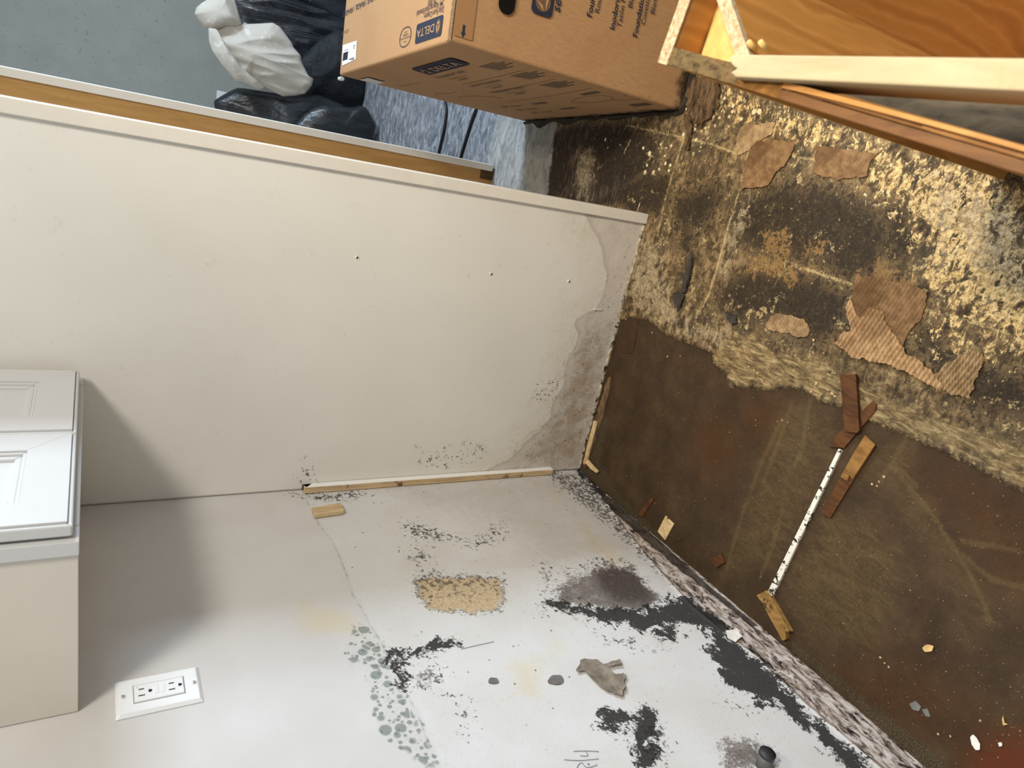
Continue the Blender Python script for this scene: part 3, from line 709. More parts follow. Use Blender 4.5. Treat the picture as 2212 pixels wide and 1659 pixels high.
# ================================================================== SMALL WOOD ON THE WALLS
pine = wood('raw_pine', C(190,160,118), C(220,194,152), (1, 1, 0.12), 70, 0.65, stain=0.05, staincol=C(110,84,56))
pinex = wood('raw_pine_flat', C(204,172,122), C(238,214,168), (0.5, 0.5, 1), 60, 0.6)
whitewood = plain('white_painted_face', C(250,248,244), 0.45, 0.3, 0.02, 20)
bt = thing('corner_batten', (0.01,-0.008,0.11), 'long thin wooden batten standing in the wall corner with one white-painted face', 'batten')
box('batten_core', (0.0012,-0.0185,0.112), (0.0165,-0.0012,0.832), pine, bt, 0.0008)
box('painted_face', (0.0165,-0.0180,0.113), (0.0185,-0.0017,0.831), whitewood, bt, 0.0006)
o = prism('split_end', [(0.0185,-0.0185,0.828),(0.0185,-0.004,0.835),(0.0185,-0.003,0.812)], (-0.014,0,0), plain('rotten_end', C(96,70,48), 0.8, 0.2, 0.3), bt, 0)
TOP = [WL(*q, 0.011) for q in ((674,1096),(736,1086),(744,1103),(680,1112))]
o = prism('wood_block', TOP, (-0.0105,0,0), pine, None, 0.001); tag(o, 'small pale wood block fixed to the left wall beside the corner batten', 'wood block')

# torn drywall paper, glue blobs and pencil marks belong to the wall
def scrap(name, poly, to3, mat, parent=None, cell=0.0035, thick=0.0015, corr=None, curl=None, ragged=0.004, seed=1, base=0.0004):
    """sheet with a torn outline: grid cells inside a ragged polygon, ridged and curled, with a skirt"""
    P = np.asarray(poly)
    x = np.arange(P[:,0].min()-cell, P[:,0].max()+2*cell, cell); y = np.arange(P[:,1].min()-cell, P[:,1].max()+2*cell, cell)
    X, Y = np.meshgrid(x, y, indexing='ij')
    S = sdf(X, Y, P)+(fbm(X, Y, 90, seed)-0.5)*2*ragged
    # pull vertices near the outline on to it for a clean edge
    gx, gy = np.gradient(S, cell, cell); g2 = gx**2+gy**2+1e-6
    near = np.abs(S) < cell*0.75
    X = np.where(near, X-S*gx/g2, X); Y = np.where(near, Y-S*gy/g2, Y); S = np.where(near, 0, S)
    keepv = S > -1e-9
    Z = np.full(X.shape, thick+base)
    if corr is not None:
        ang, pitch, amp = corr[:3]
        mod = fbm(X, Y, 22, seed+5); on = np.clip((mod-(0.5-corr[3]*0.5))*8, 0, 1) if len(corr) > 3 else 1.0
        Z = Z+amp*on*np.sin((X*math.cos(ang)+Y*math.sin(ang))*2*math.pi/pitch+2*mod)
    if curl is not None: Z = Z+curl*np.clip(1-S/0.02, 0, 1)*fbm(X, Y, 35, seed+3)
    Z = np.maximum(Z, base+0.0003)
    idx = -np.ones(X.shape, int); idx[keepv] = np.arange(keepv.sum())
    top = [to3(a, b, c) for a, b, c in zip(X[keepv], Y[keepv], Z[keepv])]; nt = len(top)
    bot = [to3(a, b, base) if curl is None else to3(a, b, max(base, c-0.0012)) for a, b, c in zip(X[keepv], Y[keepv], Z[keepv])]
    fs, ec = [], {}
    for i in range(X.shape[0]-1):
        for j in range(X.shape[1]-1):
            q = [idx[i,j], idx[i+1,j], idx[i+1,j+1], idx[i,j+1]]
            q = [k for k in q if k >= 0]
            if len(q) >= 3:
                fs.append(tuple(q))
                for a, b in zip(q, q[1:]+q[:1]):
                    if (b, a) in ec: del ec[(b, a)]
                    else: ec[(a, b)] = 1
    used = set(k for f in fs for k in f)
    allf = list(fs)+[tuple(k+nt for k in f[::-1]) for f in fs]+[(a, a+nt, b+nt, b)[::-1] for a, b in ec]
    mp_ = {}; V = []
    T = top+bot
    out = []
    for f in allf:
        g = []
        for k in f:
            if k not in mp_: mp_[k] = len(V); V.append(T[k])
            g.append(mp_[k])
        out.append(tuple(g))
    return mk(name, V, out, mat, parent, smooth=False)
w3 = lambda a, b, c: (c, a, b)
m_paper = plain('grey_paper', C(138,128,114), 0.85, 0.1, 0.35, 55, 0.3)
m_glue = plain('grey_glue', C(118,112,108), 0.8, 0.2, 0.2, 80, 0.3)
T1 = wpoly([(1243,1455),(1252,1432),(1265,1427),(1290,1428),(1302,1440),(1325,1431),(1340,1427),(1340,1438),(1312,1446),(1326,1461),(1344,1459),(1352,1464),(1344,1476),(1350,1488),(1342,1508),(1325,1502),(1300,1490),(1283,1475),(1262,1450)])
o = scrap('torn_paper', T1, w3, m_paper, wall_left, 0.0022, 0.0012, None, 0.009, 0.003, 3, -0.0007); o['label'] = 'torn curling flap of grey wall paper'
for px, py, a, b in ((1066,1471,11,8),(1201,1469,16,12)):
    pl_ = wpoly([(px+a*math.cos(t)*(1+0.15*math.sin(3*t)), py+b*math.sin(t)*(1+0.2*math.cos(2*t))) for t in np.linspace(0, 2*math.pi, 16)[:-1]])
    o = scrap('glue_blob', pl_, w3, m_glue, wall_left, 0.002, 0.002, None, None, 0.0015, 6, -0.0007); o['label'] = 'grey blob of dried glue'
m_pencil = plain('pencil_line', C(110,112,128), 0.7, 0.2)
for st_ in ([(1219,1641),(1240,1642.5),(1265,1642),(1293,1639)], [(1239,1623),(1264,1622),(1293,1623.5)], [(1266,1624),(1270,1632),(1262,1633),(1253,1632)], [(1246,1659),(1251,1650),(1258,1648),(1264,1656),(1275,1657),(1290,1652)], [(996,1402),(1030,1394),(1067,1386)]):
    tube('pencil_mark', [WL(px, py, 0.0002) for px, py in smoothpath([(a, b) for a, b in st_], 4)], 0.00045, m_pencil, wall_left, 6)
m_chip = plain('white_chip', C(242,238,228), 0.7, 0.2, 0.05)
o = scrap('paint_flake', wpoly([(1568,1366),(1592,1362),(1600,1378),(1586,1390),(1572,1380)]), w3, m_chip, wall_left, 0.002, 0.0015, None, 0.006, 0.003, 8, 0.0004); o['label'] = 'bright white paint flake peeling off the wall'
pp = WL(1645,1652)
ps = thing('pipe_stub', (0, pp[1], pp[2]), 'dark grey capped pipe stub sticking out of the mouldy left wall', 'pipe')
tube('pipe', [(-0.002,pp[1]-0.004,pp[2]),(0.024,pp[1]-0.002,pp[2]+0.001)], 0.0125, plain('pipe_grey', C(96,94,92), 0.5, 0.4, 0.1), ps, 20)
tube('pipe_cap', [(0.024,pp[1]-0.002,pp[2]+0.001),(0.030,pp[1]-0.002,pp[2]+0.001)], 0.0135, plain('pipe_black', C(52,50,50), 0.5, 0.4, 0.1), ps, 20)

# ================================================================== LOOSE PIECES ON THE FLOOR
def slab(name, pxs, z, t, mat, label, cat, group=None, bevel=0.0008):
    """flat piece lying on the floor: outline of its top face, base height and thickness"""
    return tag(prism(name, [F(a, b, z+t) for a, b in pxs], (0, 0, -t), mat, None, bevel), label, cat, group)
m_rot = wood('rotten_wood', C(56,42,29), C(128,102,72), (0.25, 1.3, 1), 90, 0.9, bump=0.9, stain=0.12, staincol=C(36,28,20))
m_stick = wood('dark_stick', C(74,46,24), C(112,70,36), (0.25, 1, 1), 60, 0.6, bump=0.3, stain=0.1)
m_stickv = wood('red_brown_stick', C(70,43,22), C(104,66,35), (0.9, 0.25, 1), 70, 0.6, bump=0.3)
m_tan = wood('split_tan_wood', C(104,72,34), C(158,116,62), (0.7, 0.25, 1), 60, 0.65, bump=0.5)
m_moldpaint = N('mouldy_white_paint', 0.6, 0.3)
_a = m_moldpaint.noise(120, 5, 0.7, vec=m_moldpaint.vec(scale=(0.7, 0.4, 1))); _b = m_moldpaint.noise(12, 2, off=3)
m_moldpaint.color(m_moldpaint.mix(m_moldpaint.step(m_moldpaint.add(_a, m_moldpaint.mul(_b, 0.25)), 0.66, 0.70), C(236,230,216), C(40,35,30)))
slab('painted_strip', [(1811,969),(1817,975),(1664,1298),(1652,1290)], 0.0004, 0.007, m_moldpaint.m, 'long narrow white painted strip of wood spotted with black mould on the brown floor', 'wood strip')
slab('wood_stick', [(1790,966),(1806,940),(1884,866),(1893,873),(1890,888),(1823,968)], 0.0006, 0.006, m_stickv, 'short red-brown lath lying underneath another lath at the edge of the brown floor', 'wood stick')
slab('wood_stick', [(1814,810),(1848,808),(1856,930),(1850,936),(1824,932)], 0.0072, 0.007, m_stickv, 'red-brown lath on top, crossing another lath at the edge of the brown floor', 'wood stick')
q = F(1830, 1030)
two = thing('wood_stick', (float(q[0]), float(q[1]), 0.0004), 'split wood piece, tan at one end and red-brown at the other, beside the white strip', 'wood stick')
prism('brown_layer', [F(a, b, 0.0054) for a, b in [(1866,942),(1891,964),(1834,1052),(1793,1120),(1774,1108),(1820,1020)]], (0, 0, -0.005), m_stickv, two, 0.0006)
prism('split_face', [F(a, b, 0.009) for a, b in [(1868,940),(1890,961),(1842,1034),(1834,1026),(1830,1040),(1815,1030),(1840,985)]], (0, 0, -0.0036), m_tan, two, 0.0006)['label'] = 'freshly split tan face'
slab('wood_block', [(1634,1286),(1654,1276),(1680,1320),(1694,1346),(1706,1366),(1696,1364),(1697,1382),(1690,1384),(1660,1330),(1648,1306)], 0.0004, 0.014, wood('weathered_block', C(130,96,48), C(188,148,88), (0.8, 0.3, 1), 60, 0.7, bump=0.5, stain=0.2), 'weathered tan wood block with a split end at the foot of the left wall', 'wood block')
slab('wood_tag', [(1437,1114),(1441,1117),(1440,1122),(1444,1121),(1455,1132),(1436,1167),(1420,1148)], 0.0004, 0.004, pinex, 'pale flat wood offcut with a notched corner near the foot of the left wall', 'wood offcut')
slab('wood_scrap', [(1533,1206),(1556,1197),(1565,1215),(1546,1227)], 0.0004, 0.006, m_stickv, 'small dark brown wood scrap lying half hidden in dirt by the left wall', 'wood scrap')
o = scrap('wood_strip', [tuple(F(a, b, 0.004)[:2]) for a, b in ((1248,1000),(1256,1004),(1266,1013),(1285,955),(1302,900),(1322,812),(1313,815),(1288,895),(1268,950))], lambda a, b, c: (a, b, c+0.0002), m_rot, None, 0.003, 0.004, (1.2, 0.012, 0.001, 1.0), None, 0.003, 61, 0.0)
tag(o, 'rotten brown wood strip along the foot of the stained panel, under the pale sliver', 'wood strip')
slab('wood_sliver', [(1282,908),(1289,911),(1268,992),(1262,1004),(1259,1000)], 0.0062, 0.006, pine, 'thin pale wood sliver along the bottom of the stained panel', 'wood sliver')
slab('wood_peg', [(1263,999),(1269,993),(1279,1005),(1291,1018),(1288,1022),(1275,1013)], 0.0062, 0.006, pinex, 'short pale peg of wood next to the floor corner', 'wood peg')
slab('underlay_piece', [(1352,692),(1376,688),(1379,700),(1366,764),(1340,762),(1338,740)], 0.0006, 0.0015, plain('underlay', C(66,48,32), 0.8, 0.2, 0.2), 'thin brown square of underlay against the stained panel', 'floor scrap')
slab('underlay_piece', [(1405,1076),(1414,1075),(1388,1116),(1378,1110)], 0.0006, 0.002, m_stickv, 'dark thin lath sunk in the brown floor near the corner', 'floor scrap')

f3 = lambda z: (lambda a, b, c: (a, b, c+z))
def card_mat(name, c1, c2):
    m = N(name, 0.85, 0.1)
    g = m.noise(60, 5, 0.7); h = m.noise(12, 3, off=2)
    c = m.mix(m.step(g, 0.35, 0.65), c1, c2); c = m.mix(m.mul(m.step(h, 0.5, 0.65), 0.5), c, (c1[0]*0.5, c1[1]*0.46, c1[2]*0.42, 1))
    m.color(c); return m.m
cardA = card_mat('brown_card', C(116,88,60), C(148,116,82)); cardB = card_mat('pale_card', C(170,136,98), C(208,174,132)); cardC = card_mat('grey_card', C(144,118,86), C(180,152,114))
def card(px, z, mat, label, pitch=0.0075, amp=0.0009, ang=0.25, on=1.2, thick=0.002, curl=None, seed=1, ragged=0.0035):
    q = [F(a, b, z) for a, b in px]
    o = scrap('cardboard_scrap', [(t[0], t[1]) for t in q], f3(z), mat, None, 0.0022, thick, (ang, pitch, amp, on), curl, ragged, seed, 0.0)
    return tag(o, label, 'cardboard')
ZF = 0.0042
card([(1592,295),(1605,272),(1640,268),(1674,266),(1668,290),(1640,305),(1612,330),(1595,338)], ZF, cardC, 'small pale ribbed cardboard scrap, uppermost of the pieces stuck to the mouldy floor', ang=1.35, seed=2)
card([(1604,408),(1610,360),(1622,320),(1640,306),(1680,302),(1716,310),(1712,335),(1695,360),(1680,372),(1662,400),(1640,406)], ZF, cardA, 'brown cardboard scrap with curling ribbed edge beside the small pale ribbed one', ang=1.35, amp=0.0008, on=0.6, curl=0.004, seed=5)
card([(1758,372),(1765,316),(1800,318),(1850,326),(1895,334),(1880,352),(1874,380),(1820,388),(1775,382)], ZF, cardA, 'brown rectangular cardboard scrap nearest the wooden base cabinet', ang=1.35, amp=0.0007, on=0.7, seed=9)
card([(1842,640),(1850,592),(1900,602),(1960,614),(2004,630),(2002,660),(1990,690),(1960,720),(1940,780),(1860,770),(1850,700)], ZF, cardA, 'largest brown cardboard sheet, squared off on one side', ang=1.32, amp=0.0007, on=0.8, seed=12, thick=0.0022)
card([(1800,742),(1826,718),(1840,716),(1830,672),(1828,650),(1838,648),(1848,672),(1856,688),(1880,665),(1906,668),(1914,690),(1926,712),(1960,760),(2000,790),(2040,830),(2030,842),(1960,806),(1900,782),(1845,772)], ZF+0.0026, cardB, 'pale torn ribbed cardboard lying over the largest brown sheet', ang=1.32, amp=0.0021, on=1.6, seed=15, pitch=0.0085, ragged=0.006)
card([(2012,820),(2040,790),(2075,765),(2110,758),(2130,770),(2110,810),(2096,862),(2060,850),(2035,842)], ZF, cardC, 'ribbed cardboard strip torn into a fan, lying on the right part of the floor', ang=1.32, amp=0.0021, on=1.6, seed=18, ragged=0.006)
card([(1655,700),(1665,682),(1700,678),(1735,690),(1748,712),(1740,728),(1700,722),(1660,712)], ZF, cardC, 'narrow dark ribbed cardboard remnant next to the large cardboard sheet', ang=1.32, amp=0.0014, on=1.4, seed=21, ragged=0.005)
m_black_peel = plain('dark_vinyl', C(58,52,48), 0.6, 0.3, 0.25, 40)
o = scrap('vinyl_strip', [tuple(F(a, b, 0.006)[:2]) for a, b in ((1503,540),(1499,575),(1493,605),(1484,632),(1474,634),(1478,610),(1488,580),(1496,550))], f3(0.004), m_black_peel, None, 0.0018, 0.0016, None, 0.016, 0.0012, 30, 0.0)
tag(o, 'long thin dark vinyl sliver curling off the floor in front of the stained panel', 'floor scrap')
o = scrap('vinyl_strip', [tuple(F(a, b, 0.006)[:2]) for a, b in ((1455,634),(1468,630),(1482,636),(1476,652),(1469,676),(1464,664),(1458,650))], f3(0.004), m_black_peel, None, 0.0018, 0.0016, None, 0.014, 0.0012, 33, 0.0)
tag(o, 'short triangular dark vinyl scrap at the lower end of the thin vinyl sliver', 'floor scrap')
o = scrap('vinyl_chip', [tuple(F(a, b, 0.006)[:2]) for a, b in ((1570,672),(1592,680),(1596,696),(1584,700),(1572,684))], f3(0.004), m_black_peel, None, 0.0022, 0.002, None, 0.012, 0.002, 31, 0.0)
tag(o, 'small curled dark vinyl chip near the ragged flooring edge', 'floor scrap')
def rough_plank(name, px, z, t, label, seed):
    q = [F(a, b, z+t) for a, b in px]
    o = scrap(name, [(k[0], k[1]) for k in q], f3(z), m_rot, None, 0.003, t, (1.5, 0.011, 0.0028, 1.5), 0.004, 0.006, seed, 0.0)
    return tag(o, label, 'wood')
rough_plank('rotten_plank', [(1486,200),(1500,168),(1530,168),(1556,180),(1552,225),(1535,250),(1512,275),(1498,262),(1485,240)], ZF, 0.008, 'crumbling rotten wood at the corner of the large carton', 41)
rough_plank('rotten_sliver', [(1478,245),(1491,242),(1494,285),(1490,322),(1482,322),(1482,285)], ZF, 0.005, 'thin rotten wood sliver pointing away from the corner of the large carton', 44)
m_flake = plain('grey_flake', C(118,120,114), 0.8, 0.2, 0.2)
m_sawdust = plain('sawdust', C(214,180,120), 0.9, 0.1, 0.3)
def flake(name, px, t, mat, label, seed, curl=0.003):
    q = [tuple(F(a, b)[:2]) for a, b in px]
    o = scrap(name, q, f3(0.0004), mat, None, 0.002, t, None, curl, 0.001, seed, 0.0)
    return tag(o, label, 'chip')
flake('paint_chip', [(2098,1590),(2104,1584),(2112,1592),(2120,1606),(2118,1618),(2110,1618),(2102,1606)], 0.002, m_chip, 'largest white paint chip on the rusty brown floor, long and rounded', 51)
flake('paint_chip', [(2158,1604),(2164,1602),(2166,1609),(2160,1611)], 0.002, m_chip, 'tiny white paint chip beside the large one on the rusty floor', 52)
flake('wood_chip', [(2166,1552),(2170,1554),(2174,1564),(2168,1566)], 0.002, m_sawdust, 'small orange wood chip on the rusty floor above the white chips', 53)
flake('paint_flake', [(1965,1520),(1978,1514),(1990,1526),(1985,1536),(1972,1532)], 0.001, m_flake, 'grey paint flake on the brown floor, the rounder of a pair', 54, None)
flake('paint_flake', [(1992,1532),(2004,1530),(2010,1548),(2000,1546)], 0.001, m_flake, 'grey paint flake on the brown floor, the narrower of a pair', 55, None)
flake('plaster_crumb', [(1994,1398),(2006,1391),(2020,1394),(2016,1406),(2000,1408)], 0.003, m_sawdust, 'round patch of pale sawdust crumbs on the open brown floor', 56)
# countless specks of debris
rs = random.Random(11)
V, Fc = [], []
dpoly = np.array(BROWN)
cnt = 0
while cnt < 420:
    px, py = rs.uniform(1300, 2212), rs.uniform(700, 1659)
    q = F(px, py)
    if q[0] < 0.03 or sdf(np.array([q[0]]), np.array([q[1]]), BROWN)[0] < 0.02: continue
    r = rs.uniform(0.0006, 0.0013)*(1.6 if rs.random() < 0.08 else 1); a = rs.random()*6.28
    k = len(V)
    for j in range(3):
        V.append((q[0]+r*math.cos(a+j*2.1)*rs.uniform(.6,1.2), q[1]+r*math.sin(a+j*2.1)*rs.uniform(.6,1.2), 0.0003))
    V.append((q[0], q[1], 0.0003+r*0.9)); Fc += [(k,k+1,k+3),(k+1,k+2,k+3),(k+2,k,k+3),(k+2,k+1,k)]
    cnt += 1
for px, py, r in ((1766,828,.005),(1756,846,.004),(1800,850,.005),(1792,842,.0035),(1806,856,.003),(1470,770,.003),(1442,770,.003),(1690,908,.003),(1420,690,.004),(1409,718,.0035),(1620,792,.004),(1632,800,.003),(1640,806,.003),(1680,910,.002),(1702,913,.002),(1900,1040,.003),(1910,1030,.004),(1884,1046,.003),(1895,1050,.003),(1902,1420,.004),(1912,1432,.003),(1920,1440,.003),(2118,1556,.003),(2028,1586,.003),(2054,1590,.003),(1760,735,.004)):
    q = F(px, py); k = len(V); a = rs.random()*6; z0 = 0.0004 if sdf(np.array([q[0]]), np.array([q[1]]), BROWN)[0] > 0 else 0.0042
    for j in range(5):
        V.append((q[0]+r*math.cos(a+j*1.257)*rs.uniform(.4,1.1), q[1]+r*math.sin(a+j*1.257)*rs.uniform(.4,1.1), z0+rs.uniform(0,.002)))
    V.append((q[0], q[1], z0+0.002)); Fc += [(k+j, k+(j+1) % 5, k+5) for j in range(5)]
o = mk('floor_debris', V, Fc, plain('pale_grit', C(196,168,126), 0.9, 0.1, 0.3)); tag(o, 'scattered pale crumbs and grit over the wet brown floor', 'debris', None, 'stuff')

# ================================================================== CARTON
E1 = np.array([-0.082, 0.757, 0.0]); BL = np.linalg.norm(E1); E1 /= BL
E2 = np.array([E1[1], -E1[0], 0.0]); EZ = np.array([0, 0, 1.0])
K0 = np.array([1.038, -0.030, 0.0]); BW, BH, BZ = 0.46, 0.652, 0.006
def cardboard_mat(name, dark):
    m = N(name, 0.8, 0.15)
    f = m.noise(240, 4, 0.6, vec=m.vec(scale=(1, 1, 0.25))); l = m.noise(6, 3, off=2)
    c = m.ramp(f, [(0.3, C(166,128,90)), (0.7, C(180,142,102))])
    c = m.mix(m.mul(m.step(l, 0.45, 0.7), 0.25), c, C(160,120,82))
    g = m.new('ShaderNodeSeparateXYZ'); m.link(m.co(), g.inputs[0])
    wet = m.step(m.add(g.outputs[2], m.mul(m.add(m.noise(22, 5, 0.7, off=7), -0.5), 0.09)), 0.045, 0.012)
    c = m.mix(m.mul(wet, 0.95), c, m.ramp(f, [(0.3, C(34,27,20)), (0.7, C(64,50,36))]))
    m.color(c); m.bump(f, 0.06, 0.0006); return m.m
m_card = cardboard_mat('carton_board', 0)
m_ink = plain('dark_print', C(44,48,62), 0.7, 0.2, 0.12, 90)
m_inkl = plain('faded_print', C(110,86,66), 0.8, 0.1, 0.05)
m_tape = N('packing_tape', 0.4, 0.4); m_tape.b.inputs['Base Color'].default_value = C(160,120,82)
carton = thing('cardboard_box', (float(K0[0]+0.2), float(K0[1]+0.38), 0), 'large printed brown carton standing on the mouldy floor with a rotted wet base', 'box')
def bx(a, b, c): return K0+E1*a+E2*b+EZ*c
# body: gently bulging sides and a sagging, crumpled foot
def carton_body():
    na, nb, nz = 14, 9, 14
    V, Fc = [], []
    def side(P, nu, nv, nrm, bul, foot):
        k = len(V)
        for i in range(nu+1):
            for j in range(nv+1):
                u, v = i/nu, j/nv
                q = P(u, v)
                b = bul*math.sin(math.pi*u)*math.sin(math.pi*v)
                V.append(q+nrm*b)
        for i in range(nu):
            for j in range(nv):
                a = k+i*(nv+1)+j
                Fc.append((a, a+nv+1, a+nv+2, a+1))
    def fz(v, a, b):
        cr = 0.012*mnoise.noise(Vector((a*14, b*14, 3.1)))
        return BZ+(BH-BZ)*v if v > 0 else max(0.0045, BZ+cr)
    side(lambda u, v: bx(BL*(1-u), 0, fz(v, BL*(1-u), 0)), na, nz, -E2, 0.010, 1)      # long side facing the panels
    side(lambda u, v: bx(0, BW*u, fz(v, 0, BW*u)), nb, nz, -E1, 0.004, 1)               # printed end facing the kitchen
    side(lambda u, v: bx(BL*u, BW, fz(v, BL*u, BW)), na, nz, E2, 0.006, 1)
    side(lambda u, v: bx(BL, BW*(1-u), fz(v, BL, BW*(1-u))), nb, nz, E1, 0.004, 1)
    side(lambda u, v: bx(BL*u, BW*(1-v) if False else BW*v, BH), na, nb, EZ, 0.0, 0)
    V2 = [tuple(q) for q in V]
    o = mk('carton_body', V2, Fc, m_card, carton, smooth=False)
    bm = bmesh.new(); bm.from_mesh(o.data); bmesh.ops.remove_doubles(bm, verts=bm.verts, dist=0.0012); bmesh.ops.recalc_face_normals(bm, faces=bm.faces)
    bm.to_mesh(o.data); bm.free()
    b = o.modifiers.new('bevel', 'BEVEL'); b.width = 0.006; b.segments = 3; b.limit_method = 'ANGLE'; b.angle_limit = math.radians(60)
    return o
body = carton_body()
# soaked, collapsed skirt of the base
V, Fc = [], []
n = 70
per = [(0.0, BW*(1-t)) for t in np.linspace(0, 1, 26)]+[(BL*t, 0.0) for t in np.linspace(0, 1, 46)[1:]]
for i, (a, b) in enumerate(per):
    q = bx(a, b, 0); nrm = -E1 if (a == 0 and b > 0) else (-E2 if a > 0 else -(E1+E2)*0.7)
    w = 0.004+0.014*mnoise.noise(Vector((a*9+2, b*9, 0.3)))**2*4+0.004*random.Random(i).random()
    h = 0.013+0.012*mnoise.noise(Vector((a*16, b*16+4, 1.3)))
    V += [tuple(q+nrm*w+EZ*0.0045), tuple(q+nrm*w*0.8+EZ*h*0.55), tuple(q+nrm*0.003+EZ*h)]
for i in range(len(per)-1):
    for j in range(2):
        a = i*3+j; Fc.append((a, a+1, a+4, a+3))
o = mk('soaked_base', V, Fc, plain('soaked_card', C(46,36,26), 0.7, 0.3, 0.35, 70, 0.6), carton); o['label'] = 'black soaked and crumbling foot of the carton'
sol = o.modifiers.new('thickness', 'SOLIDIFY'); sol.thickness = 0.002; sol.offset = 1
# faces for print: origin, right, up, outward normal
FT = dict(o=bx(0,0,BH), r=E1, u=-E2, n=EZ); FF = dict(o=bx(0,0,0), r=E2, u=EZ, n=-E1); FS = dict(o=bx(BL,0,0), r=-E1, u=EZ, n=-E2)
def onface(fc, px, py):
    v = ray(px, py); t = np.dot(fc['o']-CAM, fc['n'])/np.dot(v, fc['n'])
    q = CAM+t*v-fc['o']; return np.dot(q, fc['r']), np.dot(q, fc['u'])
def fp(fc, s, t, off): return fc['o']+fc['r']*s+fc['u']*t+fc['n']*off
def patch(name, fc, pts, mat, parent, off=0.0008, th=0.0004): return prism(name, [fp(fc, s, t, off) for s, t in pts], -fc['n']*th, mat, parent, 0)
def rrect(s0, t0, s1, t1, r, k=5):
    out = []
    for cx_, cy_, a0 in ((s1-r,t1-r,0),(s0+r,t1-r,90),(s0+r,t0+r,180),(s1-r,t0+r,270)):
        for i in range(k+1):
            a = math.radians(a0+90*i/k); out.append((cx_+r*math.cos(a), cy_+r*math.sin(a)))
    return out
DG = None
def lettering(text, fc, s, t, size, mat, parent, off=0.0010, width=None, bold=0.0, shear=0.0, name='lettering', align='LEFT'):
    cu = bpy.data.curves.new('text', 'FONT'); cu.body = text; cu.size = size; cu.offset = bold*size; cu.shear = shear
    cu.align_x = align; cu.resolution_u = 3
    to = bpy.data.objects.new('text', cu); COL.objects.link(to)
    dg = bpy.context.evaluated_depsgraph_get()
    me = bpy.data.meshes.new_from_object(to.evaluated_get(dg))
    bpy.data.objects.remove(to); bpy.data.curves.remove(cu)
    P = np.array([v.co[:] for v in me.vertices])
    if len(P) == 0: return None
    sx = 1.0
    if width: sx = width/(P[:,0].max()-P[:,0].min())
    W3 = [fp(fc, s+q[0]*sx, t+q[1], off) for q in P]
    fs_ = [tuple(p.vertices) for p in me.polygons]
    bpy.data.meshes.remove(me)
    return mk(name, W3, fs_, mat, parent)
# -- end face towards the kitchen
def F_(px, py): return onface(FF, px, py)
s0, t0 = F_(1104, 37); s1, t1 = F_(1070, 37)
patch('handle_hole', FF, rrect(s0-0.0, t0-0.002, s0+0.095, t1, (t1-t0)/2*0.98), m_dark, carton, 0.0062, 0.0004)['label'] = 'dark oval hand hole'
sa, ta = F_(1188, 42); sb, tb = F_(1143, 30)
lg_h = tb-ta
patch('logo_badge', FF, rrect(sa, ta, sa+lg_h, tb, lg_h*0.2), m_ink, carton, 0.0058)
m_kraft = plain('kraft_knockout', C(176,138,100), 0.8, 0.15, 0.03)
cx_, cy_ = sa+lg_h*0.5, (ta+tb)/2; rr_ = lg_h*0.36
patch('logo_disc', FF, [(cx_+rr_*math.cos(a), cy_+rr_*math.sin(a)) for a in np.linspace(0, 2*math.pi, 29)[:-1]], m_inkl, carton, 0.0064)
for k in range(3):
    a = math.radians(90+120*k); b_ = math.radians(90+120*(k+1))
    p1 = (cx_+rr_*0.92*math.cos(a), cy_+rr_*0.92*math.sin(a)); p2 = (cx_+rr_*0.92*math.cos(b_-0.35), cy_+rr_*0.92*math.sin(b_-0.35))
    p3 = (cx_+rr_*0.42*math.cos(b_-0.5), cy_+rr_*0.42*math.sin(b_-0.5)); p4 = (cx_+rr_*0.42*math.cos(a+0.5), cy_+rr_*0.42*math.sin(a+0.5))
    patch('logo_wing', FF, [p1, p2, p3, p4], m_kraft, carton, 0.0070)
def ftext(txt, px, py, h, bold=0, mat=m_ink, shear=0.0):
    s, t = F_(px, py); lettering(txt, FF, s, t, h, mat, carton, 0.0056, None, bold, shear)
ftext('see what Delta can do', 1206, 30, 0.030, 0.012, shear=0.18)
ftext('Foundations Toilet', 1275, 40, 0.021, 0.015)
ftext('Round Front White', 1291, 31, 0.0185)
ftext('Inodoro Foundations', 1324, 67, 0.021, 0.015)
ftext('Tazón Frente Redondo', 1338, 61, 0.0185)
ftext('Blanco', 1362, 20, 0.0185)
ftext('Foundations Toilette', 1373, 83, 0.021, 0.015)
ftext('Cuvette ronde avant', 1390, 56, 0.0185)
ftext('Blanc', 1410, 33, 0.0185)
ftext('1.28 gpf', 1476, 14, 0.026, 0.012)
s, t = F_(998, 82)
patch('arrow_mark', FF, [(s, t), (s+0.010, t+0.0055), (s+0.010, t+0.0026), (s+0.024, t+0.0026), (s+0.024, t-0.0026), (s+0.010, t-0.0026), (s+0.010, t-0.0055)], m_ink, carton, 0.0030)
patch('packing_tape', FF, [(0.012, BH-0.046), (BW-0.01, BH-0.046), (BW-0.01, BH-0.004), (0.012, BH-0.004)], m_tape.m, carton, 0.0022)['label'] = 'shiny brown packing tape along the top edge'
